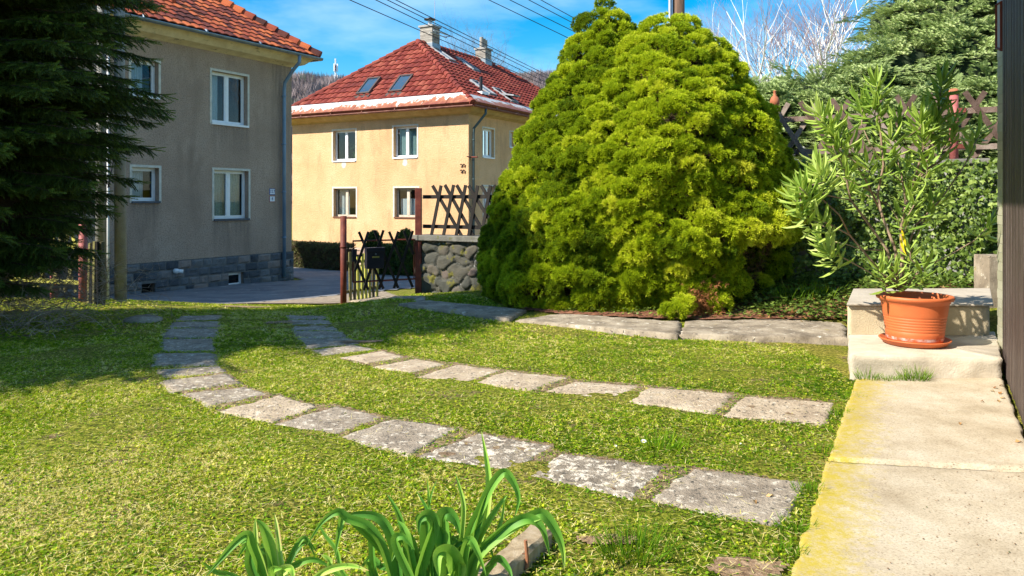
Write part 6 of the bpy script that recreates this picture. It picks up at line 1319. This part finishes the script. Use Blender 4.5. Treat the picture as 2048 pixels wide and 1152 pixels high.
for pts, dy, r0 in stems:
    d0 = 0 if len(pts) < 1 else dy*.15; n = len(pts); P = [op(x, y, dy*(i/(n-1))) + Vector((random.uniform(-.008,.008),0,0)) for i, (x, y) in enumerate(pts)]
    mb.tube(P, [r0*(1-.55*i/(n-1)) for i in range(n)], 8)
    for i in range(n-1):          # scattered leaves along the upper stem
        if i < n*.45: continue
        for s in range(7): t = random.random(); q = P[i].lerp(P[i+1], t); LP.append(q); LD.append((P[i+1]-P[i]).normalized()*.9+Vector((random.uniform(-1,1),random.uniform(-1,1),random.uniform(-.3,.7)))); LT.append(random.uniform(.2,.7))
ob = [op(x, y, d) for x, y, d, _ in clusters]
stem_tips = [op(pts[-1][0], pts[-1][1], dy) for pts, dy, _ in stems]
for (x, y, d, k), c in zip(clusters, ob):
    near_ = min(stem_tips, key=lambda s: (s-c).length); 
    base = near_ if (near_-c).length < .35 else c+Vector((0,0,-.2))
    out = (c-Vector((0,0,.25))); ax = Vector((out.x*.6, out.y*.5, .75)).normalized()
    if (near_-c).length > .03: mb.tube([near_ if (near_-c).length < .45 else c-ax*.3, c-ax*.08, c], [.005,.004,.003], 5)
    col = random.uniform(.3,.62)+(.2 if x < 1700 else 0)  # left clusters paler: the strong sun on them is put into the tint
    k = int(k*1.05)
    for i in range(k):
        t = i/k; q = c-ax*.18*(1-t)+ax*.04*t; a = i*2.4+random.random()*.5; e = 1.5-1.15*t; sd = ax.orthogonal().normalized(); s2 = ax.cross(sd); dv = ax*math.cos(e)+(sd*math.cos(a)+s2*math.sin(a))*math.sin(e)
        LP.append(q); LD.append(dv+Vector((0,0,-.05))); LT.append(min(.93, col+random.uniform(-.13,.2)))
for q_ in ((1803,455),(1800,470),(1806,462)): LP.append(op(*q_,-.05)); LD.append(Vector((.1,-.3,-1))); LT.append(1.0)
mb.build('stems', olb, ole, True)
L_ = [(0,0,0),(.35,.03,.2),(.5,.05,.5),(.33,.02,.8),(0,-.06,1),(-.33,.02,.8),(-.5,.05,.5),(-.35,.03,.2),(0,-.02,.25),(0,-.03,.55),(0,-.03,.8)]
Lf = [(0,1,8),(1,2,9,8),(2,3,10,9),(3,4,10),(4,5,10),(5,6,9,10),(6,7,8,9),(7,0,8)]
LP = np.array(LP); LD = np.array(LD); n = len(LP); ll = rng.uniform(.14,.23,n); 
scatter('leaves', ol_m, L_, Lf, LP, frames(LD, up=(0.1,.1,1)), np.c_[ll*.185, ll*1.2, ll], np.array(LT), ole)
# ---------------------------------------------------------------- strap-leaved plants at the bottom edge
sm_ = leafmat('strap_leaf', [(0,(.025,.10,.02)),(.3,(.07,.22,.03)),(.55,(.15,.34,.045)),(.75,(.34,.52,.08)),(.9,(.52,.60,.17)),(1,(.55,.26,.15))], .5, .35, (.45,.75,.08), spec=.25)
def strap(par, pts, w, Y0, Y1, tint, tipt=0, fold=.35):
    """leaf ribbon following photo-pixel points, from depth Y0 at the base to Y1 at the tip, with a channelled section"""
    P = [W(x, y, Y0+(Y1-Y0)*(i/(len(pts)-1))) for i, (x, y) in enumerate(pts)]; o = Vector(par.location)
    Q = []; n = len(P); m = 9   # Catmull-Rom
    for i in range(n-1):
        a = P[max(i-1,0)]; b = P[i]; c = P[i+1]; d = P[min(i+2,n-1)]
        for s in range(m): t = s/m; Q.append(.5*((2*b)+(c-a)*t+(2*a-5*b+4*c-d)*t*t+(3*b-a-3*c+d)*t**3))
    Q.append(P[-1]); V = []; T = []; N_ = len(Q); ph = random.uniform(-.5,.5)
    for i, q in enumerate(Q):
        t = i/(N_-1); d = (Q[min(i+1,N_-1)]-Q[max(i-1,0)]).normalized(); view = Vector((0.25+ph, -1, .3+ph*.3)).normalized(); s = d.cross(view).normalized(); nn = s.cross(d).normalized()
        ww = w*min(1, .55+t*3)*(1-max(0,(t-.55)/.45)**1.6)+.0008; 
        for u in (-1,-.5,0,.5,1): V.append(q-o+s*(u*ww/2)+nn*(fold*1.9*ww*(abs(u))*.6)); T.append(tint+(.10 if abs(u) == 1 else (-.16 if u == 0 else 0))+.05*mnoise.noise((u*3+ph*20, t*14, 1))+(tipt*max(0,(t-.8)/.2))+.06*math.sin(t*9+ph*9))
    return V, [(i*5+k, i*5+k+1, (i+1)*5+k+1, (i+1)*5+k) for i in range(N_-1) for k in range(4)], T
def c4(x, y): return (x/2.56+400, y/2.56+850)
def plant(base_px, Y, leaves, label):
    rr = random.Random(len(label)); leaves = list(leaves)
    for i in range(5):
        bx_ = (base_px[0]-400)*2.56; a = rr.uniform(-1, 1); h_ = rr.uniform(560, 680); leaves.append(([None, (bx_+a*60, 760), (bx_+a*130, h_+40), (bx_+a*190, h_), (bx_+a*250, h_+rr.uniform(20,110))], rr.uniform(.014,.022), rr.uniform(0,.15), rr.uniform(.15,.5)))
    g = W(*base_px, Y); root = empty('strap_leaf_plant', g, label=label, cat='plant', group='strap-leaved plants at the bottom edge'); mb = MB()
    for pts, w, dy, tint, *tp in leaves:
        pts = [base_px if p is None else c4(*p) for p in pts]; b0 = (pts[0][0], max(pts[0][1], 1150)); V, f, T = strap(root, pts, w*1.22, Y+random.uniform(-.04,.04), Y+dy, tint, tp[0] if tp else 0)
        x = MB(); x.add(V, f); x.t = [min(1,max(0,t)) for t in T]; x.build('leaf', sm_, root, False)
    return root
B1 = (548, 1225)
plant(B1, 2.78, [([None,(300,720),(262,620),(240,562),(180,600),(100,690),(30,775)], .024, -.12, .45), ([None,(320,720),(285,620),(282,545),(283,480)], .02, .05, .8), ([None,(262,740),(255,640),(243,570)], .026, .02, .3), ([None,(375,760),(360,640),(325,530),(290,485)], .034, 0, .62),
 ([None,(415,773),(402,620),(392,520),(382,455)], .016, .05, .85, .2), ([None,(430,790),(425,745),(470,735),(480,800)], .03, -.1, .78), ([None,(395,800),(375,740),(420,735)], .03, -.08, .6), ([None,(430,770),(520,700),(600,690),(690,740)], .018, .05, .45),
 ([None,(560,800),(640,745),(760,720),(865,745)], .02, -.1, .8, .25), ([None,(200,790),(80,750),(10,700)], .015, -.05, .5)], 'strap-leaved green plant, the smaller clump at the bottom left')
B2 = (805, 1240)
plant(B2, 2.75, [([None,(905,773),(880,600),(868,500),(862,480)], .018, 0, .4), ([None,(1000,760),(900,610),(800,510),(735,465),(715,520),(700,600),(690,680)], .022, -.1, .5, .1), ([None,(980,780),(930,620),(860,520),(760,480),(700,445),(620,500),(545,620)], .024, -.1, .42),
 ([None,(1020,790),(1000,640),(960,520),(900,465),(800,455),(740,470)], .028, -.05, .32), ([None,(760,790),(700,640),(640,560),(605,500)], .012, .05, .55, .15), ([None,(1060,780),(1050,640),(1030,520),(1000,430),(958,355)], .022, .05, .5),
 ([None,(700,760),(660,690),(620,665)], .016, .02, .7, .3), ([None,(1090,780),(1085,640),(1050,560),(1008,565)], .03, .0, .45), ([None,(1120,790),(1040,580),(1000,640),(980,700)], .02, -.05, .5), ([None,(880,790),(860,720),(840,700)], .02, .0, .3)], 'strap-leaved green plant left of the big central clump')
B3 = (860, 1245)
plant(B3, 2.72, [([None,(1130,780),(1160,600),(1175,500),(1165,430),(1108,338)], .018, .05, .45), ([None,(1150,780),(1170,600),(1172,400),(1163,270)], .012, .08, .6), ([None,(1150,780),(1168,560),(1175,390),(1212,280)], .010, .08, .4), ([None,(1170,780),(1160,600),(1150,500),(1120,475),(1130,520)], .034, -.05, .3),
 ([None,(1120,790),(1140,680),(1190,520),(1160,460),(1118,490),(1120,560)], .034, -.1, .38), ([None,(1215,780),(1235,650),(1230,560),(1205,520),(1185,500)], .036, -.06, .5), ([None,(1260,780),(1245,600),(1240,480),(1270,450),(1310,490),(1330,560)], .042, -.05, .4),
 ([None,(1300,770),(1300,700),(1260,650),(1215,670),(1225,780)], .05, -.14, .62), ([None,(1310,760),(1335,560),(1345,420),(1330,330),(1303,240)], .016, .1, .7), ([None,(1100,790),(1060,600),(1040,530),(1010,490)], .026, .02, .5), ([None,(1190,790),(1200,640),(1260,560),(1290,620)], .026, .0, .35),
 ([None,(1080,780),(1000,600),(1040,570),(1100,640)], .024, -.05, .5)], 'big central strap-leaved green plant with broad blades')
B4 = (925, 1245)
plant(B4, 2.74, [([None,(1420,640),(1465,470),(1480,300),(1465,160),(1440,30)], .020, .15, .72, .15), ([None,(1350,760),(1380,560),(1440,420),(1500,300),(1560,240),(1610,300),(1632,380),(1610,475)], .026, .0, .5), ([None,(1330,780),(1400,640),(1480,490),(1540,400),(1572,360)], .018, .05, .55, .1),
 ([None,(1440,640),(1500,590),(1540,480),(1560,370)], .016, .08, .65), ([None,(1360,760),(1420,660),(1520,560),(1600,500),(1680,480),(1740,520),(1770,600),(1790,670)], .03, -.05, .45), ([None,(1400,700),(1560,540),(1700,465),(1760,460),(1820,540),(1855,640),(1865,745)], .032, -.02, .55, .35),
 ([None,(1340,790),(1350,650),(1380,590),(1420,650),(1465,773)], .026, -.12, .5), ([None,(1440,790),(1480,720),(1530,685),(1580,740),(1600,800)], .022, -.1, .3), ([None,(1380,700),(1410,540),(1450,400),(1490,330)], .022, .02, .4), ([None,(1290,780),(1310,650),(1400,560),(1450,480)], .024, .0, .3)], 'strap-leaved green plant at the right of the clump with one blade standing tall')
# old timber edging and a pruned stub
tb = mat('split_old_timber', [(.3,(.32,.22,.13)),(.5,(.55,.42,.26)),(.7,(.68,.56,.4))], 3, .9, .9, 40, stretch=(6,6,.6), detail=8)
a_, b_ = GP(1080,1068,.04), GP(965,1172,.05); mb = MB(); c_ = (a_+b_)/2
d_ = (b_-a_); nseg = 12; V = []; pr2 = [(-.055,-.05),(-.06,.02),(-.045,.035),(.045,.03),(.06,.0),(.055,-.05)]
s_ = d_.cross(Vector((0,0,1))).normalized()
for i in range(nseg+1):
    p = a_+d_*(i/nseg*1.35)-c_
    for u, v in pr2: V.append(p+s_*(u*(1+.2*mnoise.noise((i*.6,u*9,1))))+Vector((0,0,v+.012*mnoise.noise((i*.7,u*20,v*20)))))
mb.add(V, [(i*6+k, i*6+(k+1)%6, (i+1)*6+(k+1)%6, (i+1)*6+k) for i in range(nseg) for k in range(6)]+[tuple(range(6)), tuple(nseg*6+k for k in range(6))[::-1]])
mb.build('timber', tb, None, loc=c_, label='weathered split timber lying in the soil right of the strap-leaved plants', cat='timber')
p = GP(1052, 1148); mb = MB(); mb.tube([(0,0,-.02),(.005,0,.06),(-.002,0,.135)], [.010,.008,.007], 9)
for z, sx in ((.05,.012),(.08,-.012),(.1,.01)): mb.tube([(0,0,z),(sx*1.4,-.004,z+.004)], [.003,.0008], 4)
mb.build('pruned_stub', mat('brown_rose_stem', [(.3,(.22,.08,.04)),(.7,(.36,.16,.08))], 30, .6), None, loc=p, label='short brown pruned rose stub beside the timber', cat='stub')
S.cycles.max_bounces = 6; S.cycles.transparent_max_bounces = 8; S.cycles.diffuse_bounces = 3; S.cycles.glossy_bounces = 3
